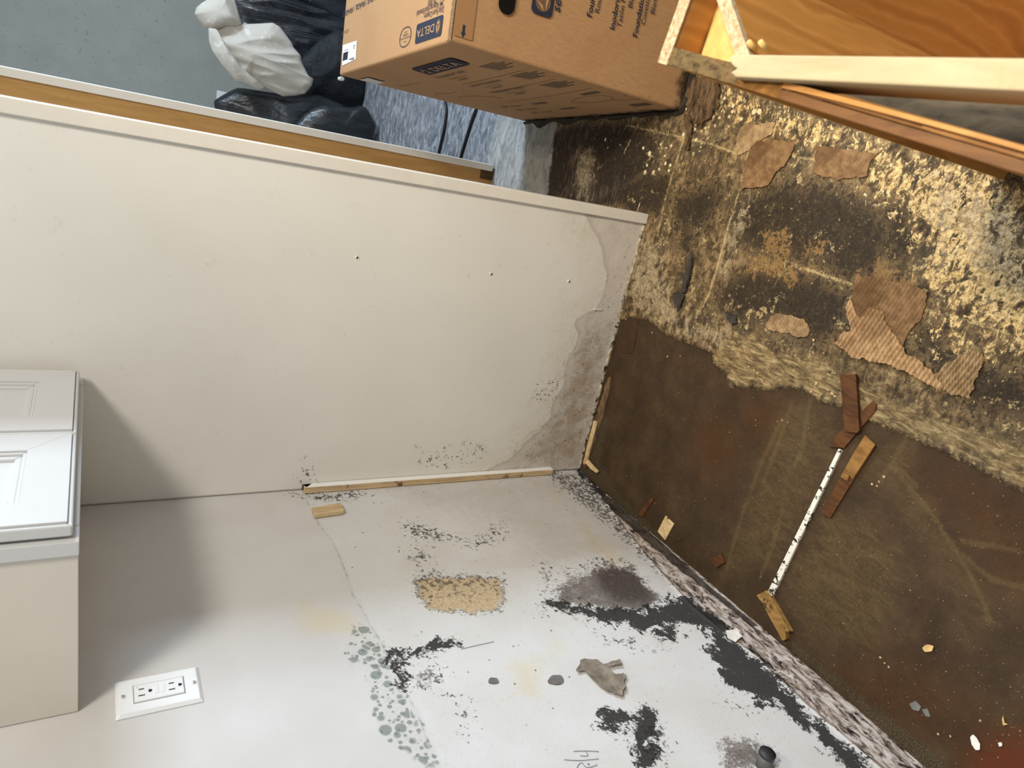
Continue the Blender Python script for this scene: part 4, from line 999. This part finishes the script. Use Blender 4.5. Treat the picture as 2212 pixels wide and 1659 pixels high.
# -- top
def T_(px, py): return onface(FT, px, py)
(sA, tA), (sB, tB), (sC, tC), (sD, tD) = T_(957, 34), T_(899, 52), T_(899, 94), T_(955, 78)
s_lo, s_hi, t_lo, t_hi = min(sA, sD), max(sB, sC), min(tA, tB), max(tC, tD)
s_lo, s_hi = (sA+sD)/2, (sB+sC)/2; t_lo, t_hi = (tA+tB)/2, (tC+tD)/2
if t_lo > t_hi: t_lo, t_hi = t_hi, t_lo
hL = t_hi-t_lo
patch('logo_badge', FT, rrect(s_lo, t_lo, s_hi, t_hi, hL*0.16), m_ink, carton, 0.0008)
lettering('DELTA', FT, s_lo+0.27*(s_hi-s_lo), t_lo+hL*0.30, hL*0.58, m_kraft, carton, 0.0014, 0.66*(s_hi-s_lo))
cx_, cy_, rr_ = s_lo+0.145*(s_hi-s_lo), (t_lo+t_hi)/2, hL*0.34
patch('logo_disc', FT, [(cx_+rr_*0.8*math.cos(a), cy_+rr_*math.sin(a)) for a in np.linspace(0, 2*math.pi, 29)[:-1]], m_inkl, carton, 0.0013)
for k in range(3):
    a = math.radians(90+120*k); b_ = math.radians(90+120*(k+1))
    q = lambda r, w: (cx_+rr_*0.8*r*math.cos(w), cy_+rr_*r*math.sin(w))
    patch('logo_wing', FT, [q(0.92, a), q(0.92, b_-0.35), q(0.42, b_-0.5), q(0.42, a+0.5)], m_kraft, carton, 0.0018)
def ttext(txt, px, py, px2, py2, h, bold=0):
    s, t = T_(px, py); s2, _ = T_(px2, py2); lettering(txt, FT, s, t, h, m_inkl if bold == 0 else m_ink, carton, 0.0012, abs(s2-s), bold)
ttext('Delta Faucet Company', 960, 13, 918, 26, 0.017, 0.003)
ttext('2441 Ridgecrest Road Extended', 960, -1, 902, 20, 0.017, 0.003)
ttext('Jackson, TN 38305', 960, -14, 926, -2, 0.017, 0.003)
ttext('FRAGILE / FRÁGIL / FRAGILE', 822, -18, 744, 8, 0.020, 0.004)
ttext('1/2 021 QTY', 755, 61, 740, 66, 0.014, 0)
# oval stamp
sa_, ta_ = T_(876, 80); hw = abs(T_(864, 80)[0]-T_(888, 80)[0])/2; hh = abs(T_(876, 59)[1]-T_(876, 101)[1])/2
ov = lambda k: [(sa_+hw*k*math.copysign(abs(math.cos(a))**0.75, math.cos(a)), ta_+hh*k*math.sin(a)) for a in np.linspace(0, 2*math.pi, 33)[:-1]]
P1, P2 = ov(1.0), ov(0.92)
V = [tuple(fp(FT, s, t, 0.0009)) for s, t in P1+P2]; nn = len(P1)
mk('stamp_ring', V, [(i, (i+1) % nn, nn+(i+1) % nn, nn+i) for i in range(nn)], m_ink, carton)
lettering('INNOVATION', FT, sa_-hw*0.82, ta_+hh*0.02, hh*0.22, m_ink, carton, 0.0010, hw*1.64, 0.01)
lettering('USA', FT, sa_-hw*0.42, ta_-hh*0.30, hh*0.26, m_ink, carton, 0.0010, hw*0.84, 0.01)
for dt in (0.45, -0.52):
    patch('stamp_line', FT, [(sa_-hw*0.25, ta_+hh*dt), (sa_+hw*0.25, ta_+hh*dt), (sa_+hw*0.25, ta_+hh*(dt+0.03)), (sa_-hw*0.25, ta_+hh*(dt+0.03))], m_ink, carton)
# white bar-code label
m_lab = plain('label_white', C(244,242,238), 0.5, 0.3, 0.02)
q = [T_(*p) for p in ((741,98),(771,88),(769,128),(740,142))]
lab = patch('shipping_label', FT, q, m_lab, carton, 0.0010); lab['label'] = 'white bar-code label'
ls = [min(a for a, b in q), max(a for a, b in q)]; lt = [min(b for a, b in q), max(b for a, b in q)]
lw, lh = ls[1]-ls[0], lt[1]-lt[0]
rsb = random.Random(3); x = 0.56
while x < 0.90:
    w = rsb.choice((0.008, 0.014, 0.02)); patch('bar', FT, [(ls[0]+lw*x, lt[0]+lh*0.40), (ls[0]+lw*(x+w), lt[0]+lh*0.40), (ls[0]+lw*(x+w), lt[0]+lh*0.78), (ls[0]+lw*x, lt[0]+lh*0.78)], m_ink, lab, 0.0016); x += w+rsb.choice((0.008, 0.014))
lettering('C43913-WH', FT, ls[0]+lw*0.55, lt[0]+lh*0.27, lh*0.09, m_ink, lab, 0.0016, lw*0.30, 0.01)
for yy, x0, x1 in ((0.24,0.12,0.24),(0.34,0.13,0.22),(0.80,0.10,0.45),(0.86,0.10,0.30)):
    patch('bar', FT, [(ls[0]+lw*x0, lt[0]+lh*yy), (ls[0]+lw*x1, lt[0]+lh*yy), (ls[0]+lw*x1, lt[0]+lh*(yy+0.03)), (ls[0]+lw*x0, lt[0]+lh*(yy+0.03))], m_ink, lab, 0.0016)
# torn corrugated edge between top and end
vv, ff = [], []
for i in range(61):
    b = BW*i/60
    k = 0.0035 if b < 0.05 else 0.002+0.002*(i % 2)
    q = bx(0.004, b, BH); vv += [tuple(q-E1*0.006+EZ*0.001), tuple(q-E1*0.004+EZ*(0.0035+k)), tuple(q+E1*0.004+EZ*(0.003+k*0.5)), tuple(q+E1*0.008+EZ*0.0008)]
for i in range(60):
    for j in range(3):
        a = i*4+j; ff.append((a, a+4, a+5, a+1))
mk('open_flap_edge', vv, ff, plain('flute_edge', C(150,124,96), 0.8, 0.2, 0.4, 260), carton)['label'] = 'open corrugated edge of the flap'
o = obox('plastic_corner', bx(BL-0.018, -0.004, BH-0.012), E1*0.022, -E2*0.010, EZ*0.016, plain('clear_tape', C(206,206,206), 0.2, 0.5), carton, 0.004)
# -- long side towards the panels (upright print, reading towards the kitchen)
def S_(px, py): return onface(FS, px, py)
def sb(s, t): return 0.010*math.sin(math.pi*min(1, max(0, s/BL)))*math.sin(math.pi*min(1, max(0, t/BH)))
def spatch(name, pts, mat, off=0.0014, parent=None):
    return mk(name, [tuple(fp(FS, s, t, off+sb(s, t))) for s, t in pts], [tuple(range(len(pts)))], mat, parent or carton)
def sline(s0, s1, t, h, mat, name='print_line'):
    k = max(2, int(abs(s1-s0)/0.03)); S = np.linspace(s0, s1, k+1)
    V = [tuple(fp(FS, a, t, 0.0014+sb(a, t))) for a in S]+[tuple(fp(FS, a, t+h, 0.0014+sb(a, t))) for a in S]
    return mk(name, V, [(i, i+1, k+2+i, k+1+i) for i in range(k)], mat, carton)
def stext(txt, s, t, h, width, mat, bold=0.0, off=0.0022):
    o = lettering(txt, FS, s, t, h, mat, carton, off, width, bold)
    if o:
        org = np.array(carton.location)
        for v in o.data.vertices:
            w = np.array(v.co[:])+org-FS['o']; v.co = Vector(np.array(v.co[:])+FS['n']*sb(np.dot(w, FS['r']), np.dot(w, FS['u'])))
    return o
m_sink = plain('dark_side_print', C(96,86,78), 0.7, 0.2, 0.1, 90)
m_sfaint = plain('faint_side_print', C(134,106,80), 0.8, 0.1, 0.05)
sL, sR, tB_, tT_ = BL-0.36, BL-0.127, 0.540, 0.591
spatch('logo_badge', rrect(sL, tB_, sR, tT_, 0.010), m_ink, 0.0030)
stext('DELTA', sL+0.070, tB_+0.0135, 0.034, 0.145, m_kraft, 0.006, 0.0048)
cx_, cy_ = sL+0.038, (tB_+tT_)/2
for k in range(3):
    a = math.radians(90+120*k); b_ = math.radians(90+120*(k+1))
    q = lambda r, w: (cx_+0.020*r*math.cos(w), cy_+0.020*r*math.sin(w))
    spatch('logo_wing', [q(1, a), q(1, b_-0.35), q(0.45, b_-0.5), q(0.45, a+0.5)], m_kraft, 0.0048)
for txt, sub, a0, a1, z in (('Foundations Toilet', 'Round Front', 0.372, 0.215, 0.508), ('Inodoro Foundations', 'Tazón Frente', 0.352, 0.195, 0.420), ('Foundations Toilette', 'Cuvette ronde', 0.350, 0.200, 0.352)):
    stext(txt, BL-a0, z, 0.020, a0-a1, m_sink, 0.012); stext(sub, BL-a0+0.03, z-0.022, 0.014, 0.09, m_sfaint); sline(BL-a0+0.05, BL-a0+0.10, z-0.036, 0.004, m_sfaint)
for (xa, ya), (xb, yb) in (((1003,176),(1128,148)), ((1062,194),(1190,166)), ((1102,214),(1270,187)), ((860,184),(912,173))):
    p0, p1 = S_(xa, ya), S_(xb, yb); sline(p0[0], p1[0], (p0[1]+p1[1])/2, 0.0016, m_sfaint)
for px, py in ((1037,141), (1105,160), (1168,179)):
    a, z = S_(px, py)
    for k in range(6):
        w = (0.075, 0.10, 0.085, 0.10, 0.06, 0.07)[k]; sline(a+0.004*k, a+0.004*k+w, z-0.0075*k, 0.0028, m_sink)
for px, py, n_ in ((1255,200,2), (1150,217,2), (1212,230,2), (1360,225,3)):
    a, z = S_(px, py)
    for k in range(n_): sline(a, a+0.07, z-0.009*k, 0.004, m_sink)
def sdraw(pts, r=0.0005):
    P = smoothpath([(p[0], p[1]) for p in pts], 5)
    tube('line_drawing', [fp(FS, s_, t_, 0.0014+sb(s_, t_)) for s_, t_ in P], r, m_sfaint, carton, 5)
a, z = S_(1236, 214); 
sdraw([(a,z),(a+0.05,z+0.022),(a+0.13,z+0.020),(a+0.16,z-0.01),(a+0.12,z-0.03),(a+0.05,z-0.028),(a,z)])
sdraw([(a+0.13,z-0.028),(a+0.17,z-0.05),(a+0.24,z-0.055),(a+0.26,z-0.03),(a+0.2,z-0.012)])
a, z = S_(945, 205)
sdraw([(a,z),(a+0.06,z+0.03),(a+0.13,z+0.02),(a+0.2,z+0.03)]); sdraw([(a+0.05,z-0.05),(a+0.12,z-0.02),(a+0.22,z-0.03),(a+0.28,z-0.07)])
for px, py in ((1090,225),(1124,232),(1156,239)):
    a, z = S_(px, py); sdraw([(a+0.016*math.cos(t), z+0.008*math.sin(t)) for t in np.linspace(0, 2*math.pi, 9)], 0.0007); sline(a+0.03, a+0.10, z, 0.003, m_sfaint); sline(a+0.03, a+0.08, z-0.007, 0.003, m_sfaint)
q = [S_(*p) for p in ((776,171),(797,164.5),(837,173),(815,179))]
spatch('shipping_label', [(q[0][0]+0.01, q[3][1]), (q[1][0]-0.005, q[2][1]), (q[1][0]-0.005, q[1][1]), (q[0][0]+0.01, q[1][1])], plain('shaded_label', C(206,200,190), 0.5, 0.3, 0.03), 0.003)['label'] = 'white label in shade'  # label white dulled in its colour to suit the shaded side

# ================================================================== BASE CABINET
CZ = 0.752
m_ply = N('orange_birch_ply', 0.45, 0.35)
_v = m_ply.vec(scale=(1.0, 1.0, 0.30)); _w = m_ply.wave(9, vec=_v, dist=7.0, detail=3, dscale=1.4); _f = m_ply.noise(140, 4, 0.6, vec=m_ply.vec(scale=(1, 1, 0.2)))
m_ply.color(m_ply.mix(m_ply.mul(m_ply.step(_f, 0.35, 0.65), 0.25), m_ply.ramp(_w, [(0.1, C(186,132,66)), (0.6, C(196,142,76)), (1.0, C(172,118,56))]), C(160,110,54)))
m_yply = wood('pale_birch_ply', C(206,168,100), C(222,188,122), (1, 1, 0.2), 60, 0.5)
m_pb = N('particleboard_edge', 0.85, 0.15)
_p = m_pb.noise(170, 5, 0.75); _p2 = m_pb.noise(60, 4, 0.7, off=4)
m_pb.color(m_pb.mix(m_pb.mul(m_pb.step(_p2, 0.5, 0.65), 0.4), m_pb.ramp(_p, [(0.32, C(124,98,68)), (0.5, C(178,154,120)), (0.65, C(200,182,152))]), C(150,126,102))); m_pb.bump(_p, 0.5, 0.001)
m_pbd = N('dark_particleboard', 0.85, 0.15)
_p = m_pbd.noise(120, 5, 0.75, vec=m_pbd.vec(scale=(1, 0.6, 1)))
m_pbd.color(m_pbd.ramp(_p, [(0.34, C(54,42,25)), (0.47, C(92,76,48)), (0.58, C(112,92,60)), (0.68, C(90,60,28))])); m_pbd.bump(_p, 0.5, 0.001)
m_edgeply = wood('brown_ply_edge', C(92,58,28), C(122,82,42), (1, 0.2, 1), 70, 0.5)
m_pinelight = wood('cream_pine', C(180,162,126), C(196,180,144), (1, 0.16, 1), 50, 0.6, bump=0.2, stain=0.02, staincol=C(196,160,120))
m_greyboard = wood('grey_mouldy_board', C(58,51,40), C(98,88,70), (1, 0.22, 1), 70, 0.7, bump=0.4, stain=0.25)
base = thing('base_cabinet', (1.2, -1.1, 0), 'open-topped wooden base cabinet carcass with orange birch inside, right beside the camera', 'cabinet')
L0 = F(1441,139,CZ); L1_ = F(2212,378,CZ); dL = (L1_-L0); dL[2] = 0; dL /= np.linalg.norm(dL); nL = np.array([-dL[1], dL[0], 0])
if nL[0] < 0: nL = -nL
Z = np.array([0, 0, 1.0])
TK = 0.0172
# side panel: core board whose upper lip shows three different states
obox('side_panel', L0+nL*0.075-Z*(CZ-0.004), dL*0.85, nL*(TK-0.012), Z*(CZ-0.010)-nL*0.066, m_ply.m, base, 0.0005)
obox('panel_edge', L0-Z*0.006, dL*0.105, nL*TK, Z*0.006, m_pbd.m, base, 0.0006)['label'] = 'bare dark particleboard top edge'
obox('panel_edge', L0+dL*0.105-Z*0.006, dL*0.055, nL*TK, Z*0.0058, plain('rough_particleboard', C(120,84,42), 0.85, 0.15, 0.4, 120, 0.4), base, 0.0006)
obox('veneer_layer', L0+dL*0.160-Z*0.008, dL*0.50, nL*0.0080, Z*0.0080, m_edgeply, base, 0.0006)
vv, ff = [], []
for i in range(31):
    u = i/30; gap = 0.0042*math.sin(math.pi*min(1, u*1.15))**0.7 if u*1.15 < 1 else 0
    a = L0+dL*(0.16+0.5*u)+nL*(0.0088+gap); w = TK-0.0118-gap*0.55
    vv += [tuple(a-Z*0.02), tuple(a-Z*0.001*math.sin(u*9)), tuple(a+nL*w-Z*0.001*math.sin(u*9)), tuple(a+nL*w-Z*0.05)]
for i in range(30):
    for j in range(3):
        k = i*4+j; ff.append((k, k+1, k+5, k+4))
mk('veneer_layer', vv, ff, m_ply.m, base)['label'] = 'inner ply layer bowed away and splitting off'
vv = []
for i in range(13):
    u = i/12; a = L0+dL*(0.19+0.22*u)+nL*(0.0090+0.0016*math.sin(3*u)); vv.append(tuple(a+Z*(0.0012+0.001*math.sin(5*u))))
tube('splinter', vv[:7], [0.0006]*7, m_edgeply, base, 5)
# back panel with its bright edge, corner brace, deck, rail
B1 = F(1509,-2,CZ); dB = F(1500,8,CZ)-L0; 
dB = nL.copy(); 
obox('back_panel', L0-Z*(CZ-0.004)+dL*0.0, nL*0.62, -dL*0.016, Z*(CZ-0.004), m_ply.m, base, 0.0006)
obox('back_edge', L0-Z*0.004-nL*0.001, nL*0.62, -dL*0.0165, Z*0.0045, m_pb.m, base, 0.0006)['label'] = 'raw pale particleboard edge'
c0, c1 = F(1618,116,CZ-0.002), F(1577,-3,CZ-0.002); dc = c1-c0; dc[2] = 0; dc /= np.linalg.norm(dc); nc = np.array([-dc[1], dc[0], 0])
if np.dot(nc, dL) > 0: nc = -nc
c00 = c0-dc*0.014
blen = (np.dot(c00-L0, dL)-0.002)/(-np.dot(dc, dL))
obox('corner_brace', c00-Z*(CZ-0.10), dc*blen, nc*0.0135, Z*(CZ-0.106), m_ply.m, base, 0.0005)
obox('brace_edge', c00-Z*0.007, dc*blen, nc*0.0135, Z*0.007, m_pb.m, base, 0.0005)['label'] = 'raw particleboard edge of the brace'
prism('corner_block', [F(a_, b_, 0.715) for a_, b_ in ((1514,119),(1556,-8),(1604,-8),(1622,112),(1600,140))], (0,0,-0.014), m_yply, base, 0.0006)['label'] = 'pale yellow triangular corner block'
obox('deck', L0+nL*0.02+dL*0.02-Z*(CZ-0.09), nL*0.56, dL*0.82, Z*0.012, m_ply.m, base, 0.0005)
p0, p1 = F(1579,117,CZ+0.012), F(2212,125,CZ+0.012); q0 = F(1583,158,CZ+0.012); q1 = F(2212,209,CZ+0.012)
dr = (p1-p0); dr[2] = 0; dr /= np.linalg.norm(dr); nr = np.array([-dr[1], dr[0], 0])
if nr[0] > 0: nr = -nr
wid = abs(np.dot(q1-p0, nr))*0.5+abs(np.dot(q0-p0, nr))*0.5
zt = CZ+0.012
prof = [(0,0),(0.006,0.0015),(0.004,0.0),(0.009,0.0)]
ptsT = [p0+dr*0.006, p0+dr*0.45, p0+dr*0.45+nr*wid, p0+dr*0.014+nr*wid, p0+dr*0.005+nr*wid*0.80, p0+dr*0.012+nr*wid*0.62, p0+dr*0.006+nr*wid*0.5, p0+nr*wid*0.30, p0+nr*wid*0.1]
prism('rail', ptsT, (0,0,-0.05), m_pinelight, base, 0.0016)['label'] = 'bright cream pine rail with a routed end'
g0 = F(1690,196,0.62); g1 = F(2212,240,0.62)
prism('loose_board', [F(1760,185,0.66), F(1775,218,0.66), F(2240,366,0.66), F(2260,200,0.66)], (0,0,-0.014), m_greyboard, base, 0.001)['label'] = 'dark grey mouldy board inside the cabinet'
for px in (1632, 1657):
    a = F(px,108,CZ-0.01); tube('dowel', [tuple(a), tuple(a+Z*0.012+nL*0.004)], 0.0026, m_yply, base, 8)

# ================================================================== BAGS, CLOTH AND CABLES IN THE BACK ROOM
def inflate(name, px, center, yplane, dfront, dback, mat, parent=None, rings=26, n=150, fold=0.02, fs=9.0, seed=0, tilt=0.0, power=0.6, zmin=0.003, stretch=(1,1,1), crisp=0.0):
    """soft sack: silhouette at depth yplane, bulging towards the viewer and away, covered in creases"""
    P = np.array([PN(a, b, yplane) for a, b in px]); c = PN(center[0], center[1], yplane)
    ang = np.arctan2(P[:,2]-c[2], P[:,0]-c[0]); 
    # resample outline evenly by arc length, smoothed slightly
    Q = np.vstack([P, P[:1]]); d = np.r_[0, np.cumsum(np.linalg.norm(np.diff(Q, axis=0), axis=1))]
    t = np.linspace(0, d[-1], n, endpoint=False)
    R = np.stack([np.interp(t, d, Q[:,i]) for i in range(3)], 1)
    for _ in range(1): R = 0.25*np.roll(R, 1, 0)+0.5*R+0.25*np.roll(R, -1, 0)
    V, Fc = [], []
    def pos(i, r, sgn):
        q = c+(R[i]-c)*r
        h = (1-r**2)**power
        w = Vector((q[0]*fs*stretch[0]+seed, q[2]*fs*stretch[2], sgn*2.0+seed))
        f = mnoise.ridged_multi_fractal(w, 1.0, 2.1, 1.6, 1.0, 2.0)-1.0 if crisp > 0 else 0
        g = mnoise.noise(w*0.7)*1.2+0.35*mnoise.noise(w*2.0)
        e = (fold*g+crisp*f)*min(1, (1-r)*5+0.05)
        y = yplane-sgn*((dfront if sgn > 0 else dback)*h)-sgn*e+tilt*(q[2]-c[2])
        return (q[0], y, max(zmin, q[2]))
    for sgn in (1, -1):
        k0 = len(V); V.append(pos(0, 0.0, sgn))
        rl = [(j+1)/rings for j in range(rings)] if sgn > 0 else [(j+1)/rings for j in range(rings-1)]
        for r in rl:
            for i in range(n): V.append(pos(i, r, sgn))
        for i in range(n):
            a, b = k0+1+i, k0+1+(i+1) % n
            Fc.append((k0, a, b) if sgn > 0 else (k0, b, a))
        for j in range(len(rl)-1):
            for i in range(n):
                a, b = k0+1+j*n+i, k0+1+j*n+(i+1) % n
                f = (a, a+n, b+n, b); Fc.append(f if sgn > 0 else f[::-1])
        if sgn > 0: edge = k0+1+(rings-1)*n
        else:
            lo = k0+1+(len(rl)-1)*n
            for i in range(n): Fc.append((lo+i, lo+(i+1) % n, edge+(i+1) % n, edge+i))
    o = mk(name, V, Fc, mat, parent, smooth=True)
    bm = bmesh.new(); bm.from_mesh(o.data); bmesh.ops.recalc_face_normals(bm, faces=bm.faces); bm.to_mesh(o.data); bm.free()
    return o
def bagmat(name, c, rough, spec=0.5, crease=0.5, stretch=(1,1,1), sc=14):
    m = N(name, rough, spec)
    n1 = m.noise(sc, 4, 0.55, vec=m.vec(scale=stretch), dist=0.8); n2 = m.noise(sc*5, 3, 0.6, off=3)
    w = m.math('ABSOLUTE', m.add(n1, -0.5))
    m.color(m.mix(m.mul(m.step(n2, 0.55, 0.7), 0.35), c, (min(1,c[0]*2.2), min(1,c[1]*2.1), min(1,c[2]*2.0), 1)))
    m.bump(m.add(m.mul(w, 3.0), m.mul(n2, 0.2)), crease, 0.02); return m.m
m_bag = bagmat('black_plastic', C(34,38,42), 0.30, 0.6, 0.22, (2.2,1,0.7), 10)
m_bagclear = bagmat('glossy_stretched_plastic', C(36,40,48), 0.25, 0.9, 0.45, (3.0, 1.0, 0.4), 6)
m_bagdull = bagmat('dusty_black_plastic', C(30,34,39), 0.6, 0.3, 0.25, (1,1,1), 16)
m_canvas = bagmat('cream_canvas', C(202,195,182), 0.75, 0.2, 0.12, (1.4, 1, 0.6), 5)
b1 = inflate('garbage_bag', [(500,-60),(600,-140),(700,-180),(800,-170),(830,-60),(820,60),(790,150),(740,150),(700,140),(660,150),(600,130),(560,100),(520,60),(495,0)], (660,0), 2.84, 0.10, 0.20, m_bagclear, fold=0.02, fs=7, seed=3, crisp=0.028, stretch=(2.6,1,0.45), n=220, rings=40)
tag(b1, 'largest garbage bag, dark shiny stretched plastic, behind the cream cloth and the carton', 'bag')
b2 = inflate('garbage_bag', [(690,85),(730,62),(775,70),(800,140),(795,215),(778,232),(752,232),(725,226),(690,220),(655,215),(630,180),(636,140)], (715,150), 2.53, 0.07, 0.10, m_bagdull, fold=0.016, fs=7, seed=11, crisp=0.006)
tag(b2, 'dusty dull black garbage bag between the cream cloth and the carton', 'bag')
b3 = inflate('garbage_bag', [(461,218),(485,203),(510,190),(526,190),(560,196),(620,205),(690,205),(740,225),(790,262),(806,300),(800,345),(700,350),(560,330),(480,290),(466,240)], (620,265), 2.36, 0.10, 0.12, m_bag, fold=0.03, fs=6, seed=21, crisp=0.016, stretch=(1.6,1,0.7))
tag(b3, 'crumpled black garbage bag lying low under the cream cloth, with a pointed corner', 'bag')
b4 = inflate('garbage_bag', [(636,270),(655,248),(680,232),(700,225),(720,228),(738,229),(760,234),(775,228),(786,229),(796,238),(806,258),(813,272),(806,296),(812,330),(800,345),(700,340),(650,300)], (730,280), 2.17, 0.06, 0.08, m_bag, fold=0.016, fs=8, seed=31, crisp=0.010, stretch=(1.6,1,0.7))
tag(b4, 'small black garbage bag with bluish window glints, nearest to the far end panel edge', 'bag')
cl = thing('canvas_bag', (float(PN(560,110,2.3)[0]), 2.3, 0.45), 'knotted cream canvas sack hanging over the black garbage bags', 'bag')
inflate('sack', [(455,62),(470,58),(490,40),(505,45),(522,52),(556,51),(590,49),(605,58),(618,75),(632,95),(634,102),(650,120),(652,135),(660,150),(668,166),(678,170),(674,186),(660,203),(640,207),(612,209),(590,199),(572,189),(555,182),(540,172),(528,176),(514,176),(506,160),(490,138),(470,115),(455,95),(452,80)], (545,115), 2.29, 0.07, 0.05, m_canvas, cl, fold=0.012, fs=7, seed=44, crisp=0.020, stretch=(2.2,1,0.5), n=220, rings=34)
inflate('knot', [(420,30),(424,16),(436,6),(452,-4),(470,-14),(500,-20),(508,0),(516,30),(522,52),(505,58),(488,56),(472,62),(455,66),(440,58),(428,44)], (470,25), 2.27, 0.06, 0.05, m_canvas, cl, fold=0.010, fs=9, seed=47, crisp=0.020, n=140)
inflate('hanging_fold', [(450,60),(468,62),(480,85),(505,120),(530,160),(552,180),(575,192),(560,196),(530,180),(512,178),(500,165),(478,140),(458,110),(451,88)], (495,125), 2.23, 0.04, 0.03, m_canvas, cl, fold=0.008, fs=8, seed=52, crisp=0.012, n=120, rings=16)
m_cable = plain('black_cable', C(30,32,36), 0.45, 0.4, 0.1)
def cable(pts, label):
    t = tube('cable', smoothpath([F(a, b, 0.0075) for a, b in pts], 5), 0.0055, m_cable, None, 10); tag(t, label, 'cable')
cable([(956,190),(961,218),(964,240),(960,275),(953,305),(947,332),(940,362)], 'black cable on the grey floor, the one farther from the kitchen')
cable([(1040,200),(1028,236),(1016,270),(1005,305),(994,342),(985,372)], 'black cable on the grey floor, the one nearer to the kitchen')
# light switch or outlet plate low on the back wall, mostly hidden
wp = PN(492,214,3.1)
o = box('outlet_cover', (wp[0]-0.035, 3.093, wp[2]-0.06), (wp[0]+0.035, 3.0995, wp[2]+0.06), m_pl, None, 0.002); tag(o, 'small white plate low on the grey back wall beside the black garbage bags', 'outlet')
